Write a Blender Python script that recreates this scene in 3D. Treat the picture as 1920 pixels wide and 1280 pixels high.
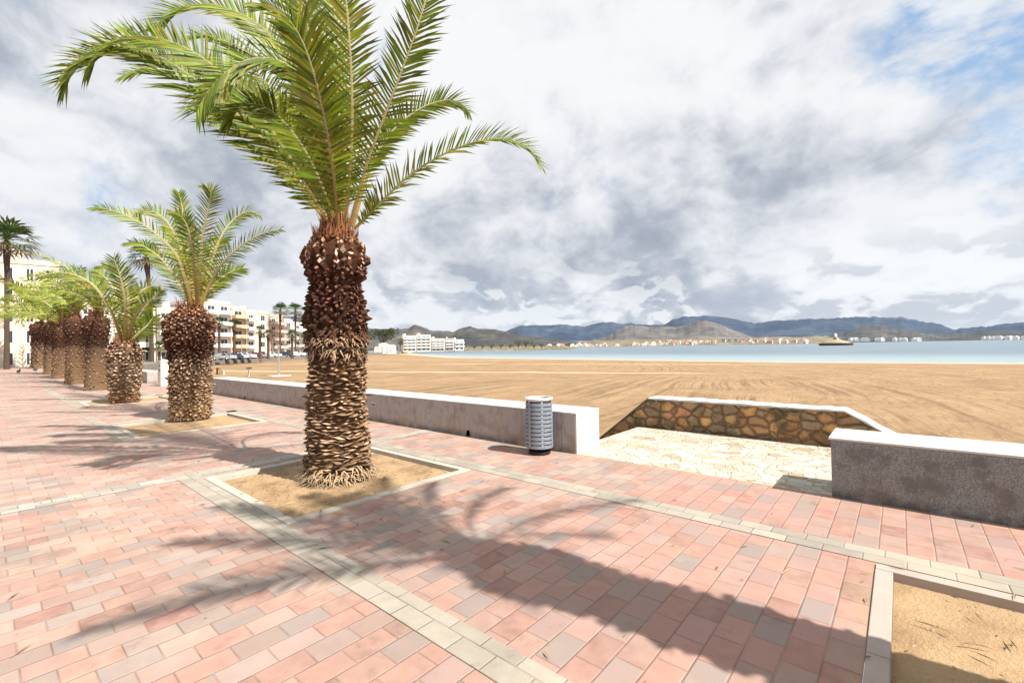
import bpy, bmesh, math, random
from math import sin, cos, pi, radians, sqrt, atan2
from mathutils import Vector, Matrix, noise
random.seed(7)
for o in list(bpy.data.objects): bpy.data.objects.remove(o)
SC = bpy.context.scene
COL = SC.collection

# ------------------------------------------------------------------ camera
H = 1.6; F = 492.0                      # eye height (m), focal length in photo pixels
_a = Vector((-575, -15.5, -492)); _b = Vector((421, .5, -492))
_X = -_a.normalized(); _Y = (_b - _X*_b.dot(_X)).normalized(); _Z = _X.cross(_Y)
M = Matrix((_X, _Y, _Z))                # camera vector -> world vector
cam = bpy.data.cameras.new('camera'); camo = bpy.data.objects.new('camera', cam); COL.objects.link(camo)
camo.matrix_world = Matrix.Translation((0, 0, H)) @ M.to_4x4()
WIDE = False
cam.sensor_width = 36; cam.lens = F/1920*36 if WIDE else F/1109*36
cam.clip_start = .05; cam.clip_end = 20000
SC.camera = camo

def ray(px, py): return M @ Vector((px-960, -(py-639.5), -F))
def G(px, py, z=0.0):
    r = ray(px, py); t = (z-H)/r.z; return Vector((r.x*t, r.y*t, z))
def D(px, py, d):                       # point at depth d in front of the lens
    r = ray(px, py); return Vector((0, 0, H)) + r*(d/F)
def depth(p): return -(M.transposed() @ (Vector(p)-Vector((0, 0, H)))).z
def R(px, py, rho):                     # point at horizontal range rho
    r = ray(px, py); t = rho/math.hypot(r.x, r.y); return Vector((r.x*t, r.y*t, H+r.z*t))

# ------------------------------------------------------------------ sun, sky, exposure
SUN_EL = radians(49); SUN_DIR = Vector((1, .12, 0)).normalized()
sv = Vector((SUN_DIR.x*cos(SUN_EL), SUN_DIR.y*cos(SUN_EL), sin(SUN_EL)))
sl = bpy.data.lights.new('sun', 'SUN'); sl.energy = 5.0; sl.angle = radians(.6); sl.color = (1, .95, .87)
so = bpy.data.objects.new('sun', sl); COL.objects.link(so)
so.rotation_euler = (-sv).to_track_quat('-Z', 'Y').to_euler(); so.location = (20, 0, 30)
vs = SC.view_settings; SC.display_settings.display_device = 'sRGB'
vs.view_transform = 'Standard'; vs.look = 'None'; vs.gamma = 1; vs.use_curve_mapping = False
vs.exposure = 0.9
SC.cycles.max_bounces = 6; SC.cycles.transparent_max_bounces = 8
SC.cycles.use_denoising = True

class NT:
    def __init__(s, tree): s.t = tree; s.n = tree.nodes; s.l = tree.links; s.n.clear()
    def new(s, typ, **kw):
        nd = s.n.new(typ)
        for k, v in kw.items(): setattr(nd, k, v)
        return nd
    def put(s, sock, v):
        if isinstance(v, bpy.types.NodeSocket): s.l.new(v, sock)
        elif v is not None:
            if isinstance(v, tuple) and len(v) == 3 and sock.type == 'RGBA': v = v+(1,)
            sock.default_value = v
    def math(s, op, a, b=None, c=None, clamp=False):
        nd = s.new('ShaderNodeMath', operation=op, use_clamp=clamp)
        for i, v in enumerate((a, b, c)): s.put(nd.inputs[i], v)
        return nd.outputs[0]
    def vm(s, op, a, b=None, out=0):
        nd = s.new('ShaderNodeVectorMath', operation=op)
        s.put(nd.inputs[0], a)
        if b is not None:
            if op == 'SCALE': s.put(nd.inputs['Scale'], b)
            else: s.put(nd.inputs[1], b)
        return nd.outputs['Value'] if op in ('DOT_PRODUCT', 'LENGTH', 'DISTANCE') else nd.outputs[out]
    def noise(s, vec, scale=5, detail=4, rough=.5, dist=0, col=False, dim='3D'):
        nd = s.new('ShaderNodeTexNoise', noise_dimensions=dim)
        s.put(nd.inputs['Vector'], vec); s.put(nd.inputs['Scale'], scale); nd.inputs['Detail'].default_value = detail
        nd.inputs['Roughness'].default_value = rough; nd.inputs['Distortion'].default_value = dist
        return nd.outputs['Color' if col else 'Fac']
    def ramp(s, fac, stops, interp='LINEAR'):
        nd = s.new('ShaderNodeValToRGB'); cr = nd.color_ramp; cr.interpolation = interp
        while len(cr.elements) < len(stops): cr.elements.new(.5)
        for e, (p, c) in zip(cr.elements, stops):
            e.position = p; e.color = (c, c, c, 1) if isinstance(c, (int, float)) else tuple(c)+(1,)
        s.put(nd.inputs[0], fac); return nd.outputs[0]
    def mix(s, fac, a, b, blend='MIX'):
        nd = s.new('ShaderNodeMix', data_type='RGBA', blend_type=blend)
        s.put(nd.inputs[0], fac); s.put(nd.inputs[6], a); s.put(nd.inputs[7], b); return nd.outputs[2]
    def rng(s, v, a, b, c=0, d=1, smooth=True):
        nd = s.new('ShaderNodeMapRange', interpolation_type='SMOOTHSTEP' if smooth else 'LINEAR')
        for i, x in enumerate((v, a, b, c, d)): s.put(nd.inputs[i], x)
        return nd.outputs[0]
    def xyz(s, v):
        nd = s.new('ShaderNodeSeparateXYZ'); s.put(nd.inputs[0], v); return nd.outputs
    def cxyz(s, x, y, z):
        nd = s.new('ShaderNodeCombineXYZ')
        for i, v in enumerate((x, y, z)): s.put(nd.inputs[i], v)
        return nd.outputs[0]
    def mapv(s, v, scale=(1, 1, 1), loc=(0, 0, 0), rot=(0, 0, 0)):
        nd = s.new('ShaderNodeMapping'); s.put(nd.inputs['Vector'], v)
        nd.inputs['Scale'].default_value = scale; nd.inputs['Location'].default_value = loc; nd.inputs['Rotation'].default_value = rot
        return nd.outputs[0]

def make_world():
    w = bpy.data.worlds.new('World'); SC.world = w; w.use_nodes = True
    t = NT(w.node_tree)
    sky = t.new('ShaderNodeTexSky', sky_type='NISHITA', sun_disc=False)
    sky.sun_elevation = SUN_EL; sky.sun_rotation = atan2(SUN_DIR.x, SUN_DIR.y)
    sky.air_density = 1.0; sky.dust_density = .6; sky.ozone_density = 1.5
    d = t.vm('NORMALIZE', t.new('ShaderNodeTexCoord').outputs['Generated'])
    s = t.xyz(d)
    z = t.math('MAXIMUM', s[2], 0.0)
    den = t.math('ADD', t.math('MULTIPLY', z, .75), .42)
    p = t.cxyz(t.math('MULTIPLY', s[0], 2.1), t.math('MULTIPLY', s[1], 2.1), t.math('MULTIPLY', t.math('POWER', z, .72), 2.7))
    def spot(px, py, w0, w1):           # 1 inside a cone round a sky direction, falling to 0
        c = ray(px, py).normalized()
        return t.rng(t.vm('DOT_PRODUCT', d, tuple(c)), cos(radians(w1)), cos(radians(w0)))
    def add(*a):
        r = a[0]
        for x in a[1:]: r = t.math('ADD', r, x)
        return r
    def mul(a, b): return t.math('MULTIPLY', a, b)
    def dens(v):                        # thickness of the cloud deck
        w_ = t.vm('ADD', v, t.vm('SCALE', t.vm('SUBTRACT', t.noise(v, 3.0, 3, .5, col=True), (.5, .5, .5)), .30))
        return t.noise(w_, 1.25, 10, .56)
    n0 = dens(p); n1 = dens(t.vm('ADD', p, (.09, -.03, .12)))
    lit = mul(t.math('SUBTRACT', n0, n1), 2.2)     # positive where the cloud faces the sun
    f0 = t.noise(p, 6.5, 7, .6); f1 = t.noise(t.vm('ADD', p, (.025, -.01, .035)), 6.5, 7, .6)
    fl = t.math('SUBTRACT', f0, f1)
    n0b = t.noise(t.vm('ADD', p, (5, 2, 1)), .6, 5, .55)
    hole = add(mul(spot(1445, 320, 0, 11), .20), mul(spot(1500, 255, 0, 9), .12), mul(spot(510, 535, 0, 10), .10), mul(spot(1505, 450, 0, 6), .10), mul(spot(150, 200, 0, 14), .05))
    wisp = t.noise(t.mapv(p, (1.0, 2.2, 1), rot=(0, 0, .5)), 2.6, 9, .66)
    cov = t.math('SUBTRACT', add(mul(n0, .45), mul(wisp, .55)), hole)
    cover = t.math('MAXIMUM', t.rng(cov, .25, .44), mul(t.rng(t.noise(t.mapv(p, (1.3, 1.3, 2.6), rot=(0, .5, .3)), 2.6, 8, .6), .42, .64), .85))
    dark = add(mul(spot(1010, 525, 2, 20), .17), mul(spot(1170, 530, 2, 15), .17), mul(spot(850, 560, 2, 14), .12), mul(spot(1010, 555, 1, 9), .10), mul(spot(600, 440, 4, 26), .11), .065,
               mul(spot(1390, 560, 2, 9), -.22), mul(spot(1050, 575, 1, 4), -.20), mul(spot(880, 300, 8, 30), -.10), mul(spot(1350, 440, 5, 20), -.06))
    shade = add(mul(n0, .75), mul(n0b, .25), dark, mul(lit, -.95), mul(fl, -.15), mul(spot(960, 290, 6, 36), -.13), -.015)
    cc = t.ramp(shade, [(.36, (1.0, 1.0, 1.0)), (.48, (.95, .95, .965)), (.58, (.82, .83, .87)), (.68, (.64, .665, .72)), (.80, (.46, .49, .56)), (.95, (.34, .375, .45))])
    # rows of cumulus low over the hills, lit along their tops
    low = t.rng(add(z, mul(n0, .12)), .10, .30, 1, 0)
    q = t.cxyz(s[0], s[1], mul(s[2], 1.9))
    def cum(v):
        w_ = t.vm('ADD', v, t.vm('SCALE', t.vm('SUBTRACT', t.noise(v, 6, 2, .5, col=True), (.5, .5, .5)), .16))
        return t.noise(w_, 4.6, 8, .54)
    c0 = cum(q); c1 = cum(t.vm('ADD', q, (.02, 0, .045)))
    e = t.math('SUBTRACT', c0, c1)
    cc = t.mix(mul(mul(t.rng(e, .0, .045), low), .9), cc, (1.08, 1.08, 1.06))
    cc = t.mix(mul(mul(t.rng(e, -.005, -.06), low), .62), cc, (.40, .44, .52))
    cc = t.mix(t.rng(z, .05, .0, 0, .75), cc, (.74, .82, .92))
    ccs = t.vm('SCALE', cc, 5.1)
    blue = t.mix(.65, sky.outputs[0], (1.5, 2.6, 4.0))
    colr = t.mix(cover, blue, ccs)
    bg = t.new('ShaderNodeBackground'); t.put(bg.inputs[0], colr); bg.inputs[1].default_value = .1
    out = t.new('ShaderNodeOutputWorld'); t.l.new(bg.outputs[0], out.inputs[0])
make_world()

# ------------------------------------------------------------------ materials
MATS = {}
def mat(name, fn):
    m = bpy.data.materials.new(name); m.use_nodes = True; t = NT(m.node_tree)
    out = t.new('ShaderNodeOutputMaterial'); b = t.new('ShaderNodeBsdfPrincipled')
    b.inputs['Roughness'].default_value = .8; b.inputs['Specular IOR Level'].default_value = .3
    t.l.new(b.outputs[0], out.inputs[0])
    fn(t, b, out); MATS[name] = m; return m
def bump(t, b, h, strength=.4, dist=.01, prev=None):
    n = t.new('ShaderNodeBump'); n.inputs['Strength'].default_value = strength; n.inputs['Distance'].default_value = dist
    t.put(n.inputs['Height'], h)
    if prev: t.l.new(prev, n.inputs['Normal'])
    t.l.new(n.outputs[0], b.inputs['Normal']); return n.outputs[0]
def pos(t): return t.new('ShaderNodeNewGeometry').outputs['Position']
def obc(t): return t.new('ShaderNodeTexCoord').outputs['Object']

def m_plain(col, rough=.7, var=.15, scale=8, metal=0, bmp=0):
    def f(t, b, o):
        n = t.noise(obc(t), scale, 5, .6)
        v = t.math('ADD', t.math('MULTIPLY', n, 2*var), 1-var)
        c = t.vm('SCALE', tuple(col), v)
        t.put(b.inputs['Base Color'], c); b.inputs['Roughness'].default_value = rough; b.inputs['Metallic'].default_value = metal
        if bmp: bump(t, b, t.noise(obc(t), scale*4, 4, .6), .5, bmp)
    return f

def pavers(bw, bh, stops, joint, jw=.0024, swap=True, grime=.5, off=0.0):
    def f(t, b, o):
        P = pos(t); s = t.xyz(P)
        wob = t.noise(P, 2.2, 2, .5, col=True); ws = t.xyz(wob)
        a = t.math('ADD', s[0] if swap else s[1], t.math('MULTIPLY', t.math('SUBTRACT', ws[0], .5), .006))
        c = t.math('ADD', s[1] if swap else s[0], t.math('MULTIPLY', t.math('SUBTRACT', ws[1], .5), .006))
        a = t.math('SUBTRACT', a, off)
        ra = t.math('DIVIDE', a, bh); row = t.math('FLOOR', ra); fa = t.math('SUBTRACT', ra, row)
        sh = t.math('MULTIPLY', t.math('FLOORED_MODULO', row, 2.0), .5)
        rb = t.math('ADD', t.math('DIVIDE', c, bw), sh); colm = t.math('FLOOR', rb); fb = t.math('SUBTRACT', rb, colm)
        da = t.math('MULTIPLY', t.math('MINIMUM', fa, t.math('SUBTRACT', 1.0, fa)), bh)
        db = t.math('MULTIPLY', t.math('MINIMUM', fb, t.math('SUBTRACT', 1.0, fb)), bw)
        d = t.math('MINIMUM', da, db)
        wn = t.new('ShaderNodeTexWhiteNoise', noise_dimensions='3D'); t.put(wn.inputs['Vector'], t.cxyz(row, colm, 3.3))
        rc = t.xyz(wn.outputs['Color'])
        big = t.noise(P, .8, 3, .6); fine = t.noise(P, 190, 3, .7); mid = t.noise(t.vm('ADD', P, wn.outputs['Color']), 9, 4, .6)
        fac = t.math('ADD', t.math('ADD', t.math('MULTIPLY', rc[0], .62), .04), t.math('ADD', t.math('MULTIPLY', big, .26), t.math('MULTIPLY', t.math('SUBTRACT', mid, .5), .42)))
        colr = t.ramp(fac, stops)
        v = t.math('ADD', .67, t.math('MULTIPLY', rc[1], .22))
        v = t.math('MULTIPLY', v, t.math('ADD', .76, t.math('MULTIPLY', fine, .48)))
        v = t.math('MULTIPLY', v, t.math('ADD', .84, t.math('MULTIPLY', mid, .32)))
        colr = t.vm('SCALE', colr, v)
        if swap and off == 0.0 and grime == .5:
            red = t.math('MULTIPLY', t.rng(t.math('ADD', s[0], t.math('MULTIPLY', big, 1.5)), -2.6, -.6), t.rng(rc[1], .2, .6, .05, .42))
            colr = t.mix(red, colr, (.34, .155, .125))
            for a_, b_, c_, d_ in BEDS[:3]:
                dx_ = t.math('MAXIMUM', t.math('SUBTRACT', t.math('ABSOLUTE', t.math('SUBTRACT', s[0], (a_+b_)/2)), (b_-a_)/2+.1), 0.0)
                dy_ = t.math('MAXIMUM', t.math('SUBTRACT', t.math('ABSOLUTE', t.math('SUBTRACT', s[1], (c_+d_)/2)), (d_-c_)/2+.1), 0.0)
                dd_ = t.math('ADD', t.math('ADD', dx_, dy_), t.math('MULTIPLY', t.noise(P, 3.1, 6, .7), .9))
                colr = t.mix(t.rng(dd_, .62, .36, 0, .55), colr, (.36, .26, .16))
            drift = t.math('ADD', t.math('SUBTRACT', 5.74, s[1]), t.math('MULTIPLY', t.noise(P, 2.4, 6, .7), 1.0))
            colr = t.mix(t.rng(drift, .68, .40, 0, .6), colr, (.38, .27, .16))
        dirt = t.noise(P, .45, 6, .7)
        colr = t.mix(t.rng(dirt, .48, .70, 0, grime), colr, (.22, .165, .13))
        st_ = t.noise(t.vm('ADD', P, (3, 51, 7)), 2.3, 7, .75)
        colr = t.mix(t.rng(st_, .58, .66, 0, .4), colr, (.17, .125, .105))
        dust = t.noise(t.vm('ADD', P, (31, 17, 0)), 1.1, 5, .65)
        colr = t.mix(t.rng(dust, .52, .72, 0, .45), colr, (.47, .36, .27))
        # gum spots and bird marks
        vor = t.new('ShaderNodeTexVoronoi', feature='F1'); t.put(vor.inputs['Vector'], P); vor.inputs['Scale'].default_value = 1.9
        gs = t.rng(t.math('ADD', vor.outputs['Distance'], t.math('MULTIPLY', t.noise(P, 40, 2), .03)), .028, .04, 1, 0)
        gc = t.xyz(vor.outputs['Color'])
        colr = t.mix(t.math('MULTIPLY', gs, t.rng(gc[0], .45, .5, 0, .8)), colr, t.mix(t.rng(gc[1], .4, .5), (.09, .075, .06), (.68, .66, .62)))
        gap = t.math('ADD', jw, t.math('MULTIPLY', t.noise(P, 1.2, 3, .6), jw*.9))
        jm = t.rng(d, t.math('MULTIPLY', gap, .35), gap, 1, 0)
        jdark = t.rng(t.noise(P, 2.6, 4, .6), .40, .64, .12, .95)
        colr = t.mix(t.math('MULTIPLY', jm, jdark), colr, joint)
        t.put(b.inputs['Base Color'], colr); b.inputs['Roughness'].default_value = .82
        hgt = t.math('ADD', t.rng(d, 0.0, .009), t.math('ADD', t.math('MULTIPLY', rc[2], .35), t.math('MULTIPLY', fine, .14)))
        bump(t, b, hgt, .8, .005)
    return f

def m_wallstone(base, stain, warm, sp=.5, streak=False):
    def f(t, b, o):
        P = pos(t); s = t.xyz(P)
        fine = t.math('ADD', t.math('MULTIPLY', t.noise(P, 240, 1, .6), .6), t.math('MULTIPLY', t.noise(P, 70, 3, .8), .4)); med = t.noise(P, 5, 6, .65)
        v = t.math('ADD', 1-sp*.5, t.math('MULTIPLY', t.rng(fine, .36, .64), sp))
        c = t.vm('SCALE', tuple(base), v)
        c = t.mix(t.rng(med, .48, .66, 0, .75), c, stain)
        up = t.rng(s[2], .0, .42, 1, 0)
        w = t.noise(t.mapv(P, (1, 1, .6), loc=(4, 0, 2)), 3.5, 5, .7)
        c = t.mix(t.math('MULTIPLY', up, t.rng(w, .45, .62, 0, .7)), c, warm)
        st = t.noise(t.mapv(P, (9, 9, .8)), 1.3, 5, .7)
        c = t.mix(t.rng(st, .54, .68, 0, .6 if streak else .35), c, stain)
        low = t.math('MULTIPLY', t.rng(s[2], .0, .16, 1, 0), t.rng(t.noise(P, 6, 5, .7), .35, .6))
        c = t.mix(t.math('MULTIPLY', low, .8), c, tuple(x*.35 for x in base))
        # casting joints every 2 m
        fx = t.math('FRACT', t.math('DIVIDE', t.math('ADD', s[0], 300.35), 2.4))
        jm = t.rng(t.math('ABSOLUTE', t.math('SUBTRACT', fx, .5)), .0006, .0022, 1, 0)
        c = t.mix(t.math('MULTIPLY', jm, .7), c, (.05, .045, .04))
        t.put(b.inputs['Base Color'], c); b.inputs['Roughness'].default_value = .85
        bump(t, b, t.math('ADD', fine, t.math('MULTIPLY', med, .8)), .5, .005)
    return f

def m_rubble(t, b, o):
    P = obc(t)
    wv = t.vm('ADD', P, t.vm('SCALE', t.vm('SUBTRACT', t.noise(P, 4, 3, .5, col=True), (.5, .5, .5)), .12))
    wv = t.mapv(wv, (1, 1, 1.35))
    e = t.new('ShaderNodeTexVoronoi', feature='DISTANCE_TO_EDGE'); t.put(e.inputs['Vector'], wv); e.inputs['Scale'].default_value = 4.2
    v = t.new('ShaderNodeTexVoronoi', feature='F1'); t.put(v.inputs['Vector'], wv); v.inputs['Scale'].default_value = 4.2
    r = t.xyz(v.outputs['Color'])
    c = t.ramp(r[0], [(.0, (.20, .10, .05)), (.2, (.36, .19, .085)), (.4, (.17, .12, .07)), (.55, (.25, .17, .10)), (.68, (.46, .25, .09)), (.8, (.22, .15, .10)), (.92, (.34, .22, .13)), (1, (.40, .18, .09))])
    n = t.noise(P, 22, 6, .7)
    c = t.vm('SCALE', c, t.math('ADD', .8, t.math('MULTIPLY', n, 1.35)))
    c = t.mix(t.rng(t.noise(P, 3, 5, .65), .47, .62, 0, .75), c, (.10, .09, .045))
    c = t.mix(t.rng(t.xyz(P)[2], .16, .0, 0, .5), c, (.07, .045, .03))
    m = t.rng(t.math('ADD', e.outputs['Distance'], t.math('MULTIPLY', t.math('SUBTRACT', n, .5), .05)), .012, .06, 1, 0)
    c = t.mix(t.math('MULTIPLY', m, .8), c, (.11, .07, .04))
    t.put(b.inputs['Base Color'], c)
    bump(t, b, t.math('ADD', t.rng(e.outputs['Distance'], .0, .16), t.math('MULTIPLY', n, .35)), 1, .05)

def m_flag(t, b, o):
    P = pos(t)
    wv = t.vm('ADD', P, t.vm('SCALE', t.vm('SUBTRACT', t.noise(P, 5, 4, .6, col=True), (.5, .5, .5)), .22))
    e = t.new('ShaderNodeTexVoronoi', feature='DISTANCE_TO_EDGE'); t.put(e.inputs['Vector'], wv); e.inputs['Scale'].default_value = 5.2
    v = t.new('ShaderNodeTexVoronoi', feature='F1'); t.put(v.inputs['Vector'], wv); v.inputs['Scale'].default_value = 5.2
    r = t.xyz(v.outputs['Color'])
    c = t.ramp(r[0], [(.0, (.44, .375, .29)), (.3, (.50, .455, .375)), (.6, (.53, .495, .42)), (.85, (.44, .385, .29)), (1, (.33, .265, .175))])
    n = t.noise(P, 14, 6, .7)
    c = t.vm('SCALE', c, t.math('ADD', .5, t.math('MULTIPLY', n, .9)))
    wear = t.rng(t.noise(P, 1.3, 4, .6), .4, .62)
    m = t.rng(e.outputs['Distance'], .003, .026, 1, 0)
    c = t.mix(t.math('MULTIPLY', m, t.math('ADD', .10, t.math('MULTIPLY', wear, .5))), c, (.33, .25, .15))
    t.put(b.inputs['Base Color'], c)
    bump(t, b, t.math('ADD', t.rng(e.outputs['Distance'], .0, .06), t.math('MULTIPLY', n, .5)), .8, .02)

def m_sand(t, b, o):
    P = pos(t); s = t.xyz(P)
    n = t.noise(P, .35, 8, .65); fine = t.noise(P, 18, 5, .7); mid = t.noise(P, 2.2, 6, .65)
    f = t.math('ADD', t.math('MULTIPLY', n, .5), t.math('ADD', t.math('MULTIPLY', fine, .22), t.math('MULTIPLY', mid, .28)))
    c = t.ramp(f, [(.34, (.20, .125, .062)), (.47, (.28, .18, .095)), (.56, (.325, .215, .115)), (.68, (.39, .275, .16))])
    # wheel and rake marks: long sweeping tracks, roughly across the view, curling back on the right
    cx = t.math('SUBTRACT', s[0], 30.0); cy = t.math('SUBTRACT', s[1], -6.0)
    rad = t.math('SQRT', t.math('ADD', t.math('MULTIPLY', cx, cx), t.math('MULTIPLY', cy, cy)))
    rad = t.math('ADD', rad, t.math('MULTIPLY', t.noise(P, .06, 3, .5), 9))
    tr = t.noise(t.cxyz(t.math('ADD', t.math('ADD', s[0], t.math('MULTIPLY', t.math('MULTIPLY', cy, cy), .0035)), t.math('MULTIPLY', t.noise(P, .04, 2, .5), 4)), t.math('MULTIPLY', s[1], .012), 0.0), 1.9, 6, .75)
    near = t.rng(s[1], 8, 60, 1, .55)
    brk = t.rng(t.noise(P, .12, 4, .6), .38, .58)
    k = t.math('MULTIPLY', t.math('MULTIPLY', near, brk), t.rng(tr, .51, .57))
    c = t.mix(t.math('MULTIPLY', k, .8), c, (.13, .08, .04))
    k2 = t.math('MULTIPLY', brk, t.rng(tr, .46, .40))
    c = t.mix(t.math('MULTIPLY', k2, .35), c, (.42, .30, .18))
    rk = t.noise(t.cxyz(t.math('ADD', s[0], t.math('MULTIPLY', t.noise(P, .3, 3), 1.2)), t.math('MULTIPLY', s[1], .12), 3.0), 5.5, 4, .7)
    c = t.mix(t.rng(rk, .52, .62, 0, .45), c, (.16, .10, .052))
    # clumps and footprints
    cl = t.noise(t.mapv(P, (1, 1.6, 1)), 5.5, 5, .7)
    kk = t.math('MULTIPLY', t.rng(cl, .60, .68), t.rng(t.noise(P, .3, 3), .38, .55))
    c = t.mix(t.math('MULTIPLY', kk, .8), c, (.12, .07, .04))
    # packed pale tracks crossing the beach
    for (x0, y0), (x1, y1), w in (((-60, 24), (-14, 44), 1.1), ((-90, 42), (-10, 74), .9), ((-200, 60), (-60, 84), 1.2)):
        L = sqrt((x1-x0)**2+(y1-y0)**2); nx, ny = -(y1-y0)/L, (x1-x0)/L
        dd = t.math('ADD', t.math('MULTIPLY', s[0], nx), t.math('ADD', t.math('MULTIPLY', s[1], ny), -(x0*nx+y0*ny)))
        dd = t.math('ABSOLUTE', t.math('ADD', dd, t.math('MULTIPLY', t.math('SUBTRACT', t.noise(P, .2, 2), .5), 1.2)))
        c = t.mix(t.math('MULTIPLY', t.rng(dd, w*.5, w, .7, 0), t.rng(s[0], x1+4, x1-8)), c, (.58, .47, .33))
    wet = t.rng(s[2], -1.60, -1.50, 1, 0)
    c = t.mix(t.math('MULTIPLY', wet, .6), c, (.66, .55, .40))
    t.put(b.inputs['Base Color'], c); b.inputs['Roughness'].default_value = .95
    hh = t.math('ADD', t.math('MULTIPLY', tr, 2.0), t.math('ADD', t.math('MULTIPLY', cl, 1.2), t.math('MULTIPLY', fine, .4)))
    bump(t, b, hh, .9, .05)

def m_soil(t, b, o):
    P = pos(t)
    n = t.noise(P, 2.5, 6, .65); f = t.noise(P, 60, 4, .7)
    c = t.ramp(t.math('ADD', t.math('MULTIPLY', n, .7), t.math('MULTIPLY', f, .3)), [(.35, (.24, .155, .085)), (.5, (.36, .24, .13)), (.65, (.43, .30, .17))])
    cr = t.noise(P, 14, 5, .75)
    c = t.mix(t.rng(cr, .64, .70, 0, .6), c, (.14, .08, .035))
    t.put(b.inputs['Base Color'], c); b.inputs['Roughness'].default_value = .95
    bump(t, b, t.math('ADD', f, t.math('MULTIPLY', cr, 2)), .7, .015)

def m_sea(t, b, o):
    P = pos(t)
    n = t.noise(t.mapv(P, (.06, .35, 1), rot=(0, 0, .15)), 1, 6, .6)
    c = t.ramp(n, [(.35, (.09, .135, .175)), (.55, (.135, .185, .225)), (.7, (.20, .255, .285))])
    s = t.xyz(P)
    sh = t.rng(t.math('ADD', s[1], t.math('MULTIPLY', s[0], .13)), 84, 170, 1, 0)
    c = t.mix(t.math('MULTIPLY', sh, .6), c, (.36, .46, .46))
    t.put(b.inputs['Base Color'], c); b.inputs['Roughness'].default_value = .35; b.inputs['Specular IOR Level'].default_value = .5
    w = t.noise(t.mapv(P, (1.2, 3.5, 1)), 1.0, 6, .65)
    bump(t, b, w, .7, .25)

def m_hill(c0, c1, c2, scale):
    def f(t, b, o):
        P = pos(t)
        n = t.noise(P, scale, 8, .65); m = t.noise(P, scale*6, 6, .7)
        c = t.ramp(t.math('ADD', t.math('MULTIPLY', n, .6), t.math('MULTIPLY', m, .4)), [(.38, c0), (.5, c1), (.62, c2)])
        t.put(b.inputs['Base Color'], c); b.inputs['Roughness'].default_value = 1; b.inputs['Specular IOR Level'].default_value = 0
    return f

def m_vcol(rough=.85, trans=0, bscale=60, bs=.004, spec=.2, namp=.5, nscale=25):
    def f(t, b, o):
        a = t.new('ShaderNodeAttribute', attribute_name='Col')
        n = t.noise(obc(t), nscale, 4, .65)
        c = t.vm('SCALE', a.outputs['Color'], t.math('ADD', 1-namp*.5, t.math('MULTIPLY', n, namp)))
        t.put(b.inputs['Base Color'], c); b.inputs['Roughness'].default_value = rough; b.inputs['Specular IOR Level'].default_value = spec
        if bs: bump(t, b, t.noise(obc(t), bscale, 4, .7), .7, bs)
        if trans:
            tr = t.new('ShaderNodeBsdfTranslucent'); t.put(tr.inputs[0], t.vm('MULTIPLY', c, (1.25, 1.3, .5)))
            mx = t.new('ShaderNodeMixShader'); mx.inputs[0].default_value = trans
            t.l.new(b.outputs[0], mx.inputs[1]); t.l.new(tr.outputs[0], mx.inputs[2]); t.l.new(mx.outputs[0], o.inputs[0])
    return f

BEDS = [(-.07, 2.60, 1.93, 4.08), (-6.62, -4.42, 1.93, 4.08), (-13.3, -11.1, 1.98, 4.15), (-20.9, -18.9, 2.2, 4.35)]
PAL = [(.06, (.33, .175, .145)), (.20, (.42, .25, .20)), (.38, (.47, .30, .24)), (.54, (.45, .315, .26)), (.68, (.40, .315, .275)), (.80, (.34, .285, .26)), (.88, (.47, .28, .205)), (.98, (.40, .22, .175))]
mat('paver', pavers(.25, .165, PAL, (.15, .10, .08)))
mat('grey_paver', pavers(.25, .1375, [(.2, (.385, .34, .28)), (.6, (.42, .375, .31)), (.9, (.36, .315, .265))], (.08, .065, .055), swap=False, grime=.25, off=.0875))
mat('grey_paver_cross', pavers(.25, .1375, [(.2, (.40, .37, .32)), (.6, (.45, .42, .36)), (.9, (.36, .335, .30))], (.06, .05, .04), swap=True, grime=.25))
mat('curb', m_plain((.37, .30, .26), .85, .22, 6, 0, .003))
mat('curb_pale', m_plain((.42, .38, .32), .85, .2, 6, 0, .003))
mat('wall_grey', m_wallstone((.37, .33, .31), (.27, .215, .185), (.33, .22, .14), .5, True))
mat('wall_dark', m_wallstone((.235, .23, .225), (.135, .125, .118), (.25, .19, .13), 1.15, True))
mat('wall_cap', m_plain((.55, .535, .50), .85, .16, 5, 0, .003))
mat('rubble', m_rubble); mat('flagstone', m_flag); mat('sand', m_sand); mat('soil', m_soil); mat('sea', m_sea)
mat('bark', m_vcol(.9, 0, 60, .008, .1, .9, 30)); mat('leaf', m_vcol(.5, .33, 0, 0, .22, .3, 3)); mat('foliage', m_vcol(.6, .2, 0, 0, .25, .3, 2))
mat('cap_dark', m_plain((.10, .09, .07), .9, .3, 10, 0, .01))
mat('zinc', m_plain((.47, .52, .60), .45, .08, 12, .35)); mat('black', m_plain((.015, .015, .017), .6, .2)); mat('dark_metal', m_plain((.05, .05, .055), .5, .2, 8, .4))
mat('steel', m_plain((.55, .56, .57), .35, .1, 8, .8)); mat('white_paint', m_plain((.78, .77, .73), .6, .06)); mat('glass_dark', m_plain((.045, .05, .06), .15, .3, 3))
mat('red_paint', m_plain((.28, .05, .04), .4, .1)); mat('blue_paint', m_plain((.035, .05, .09), .4, .1)); mat('grey_paint', m_plain((.32, .33, .35), .4, .1)); mat('green_cloth', m_plain((.03, .14, .07), .7, .1))
mat('tyre', m_plain((.02, .02, .02), .8, .1)); mat('wood', m_plain((.28, .16, .08), .7, .2))
mat('rock', m_plain((.045, .035, .03), .9, .4, 2, 0, .05)); mat('islet_pale', m_plain((.46, .37, .24), .9, .2, 2)); mat('feather', m_plain((.10, .10, .12), .6, .3, 30))
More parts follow.
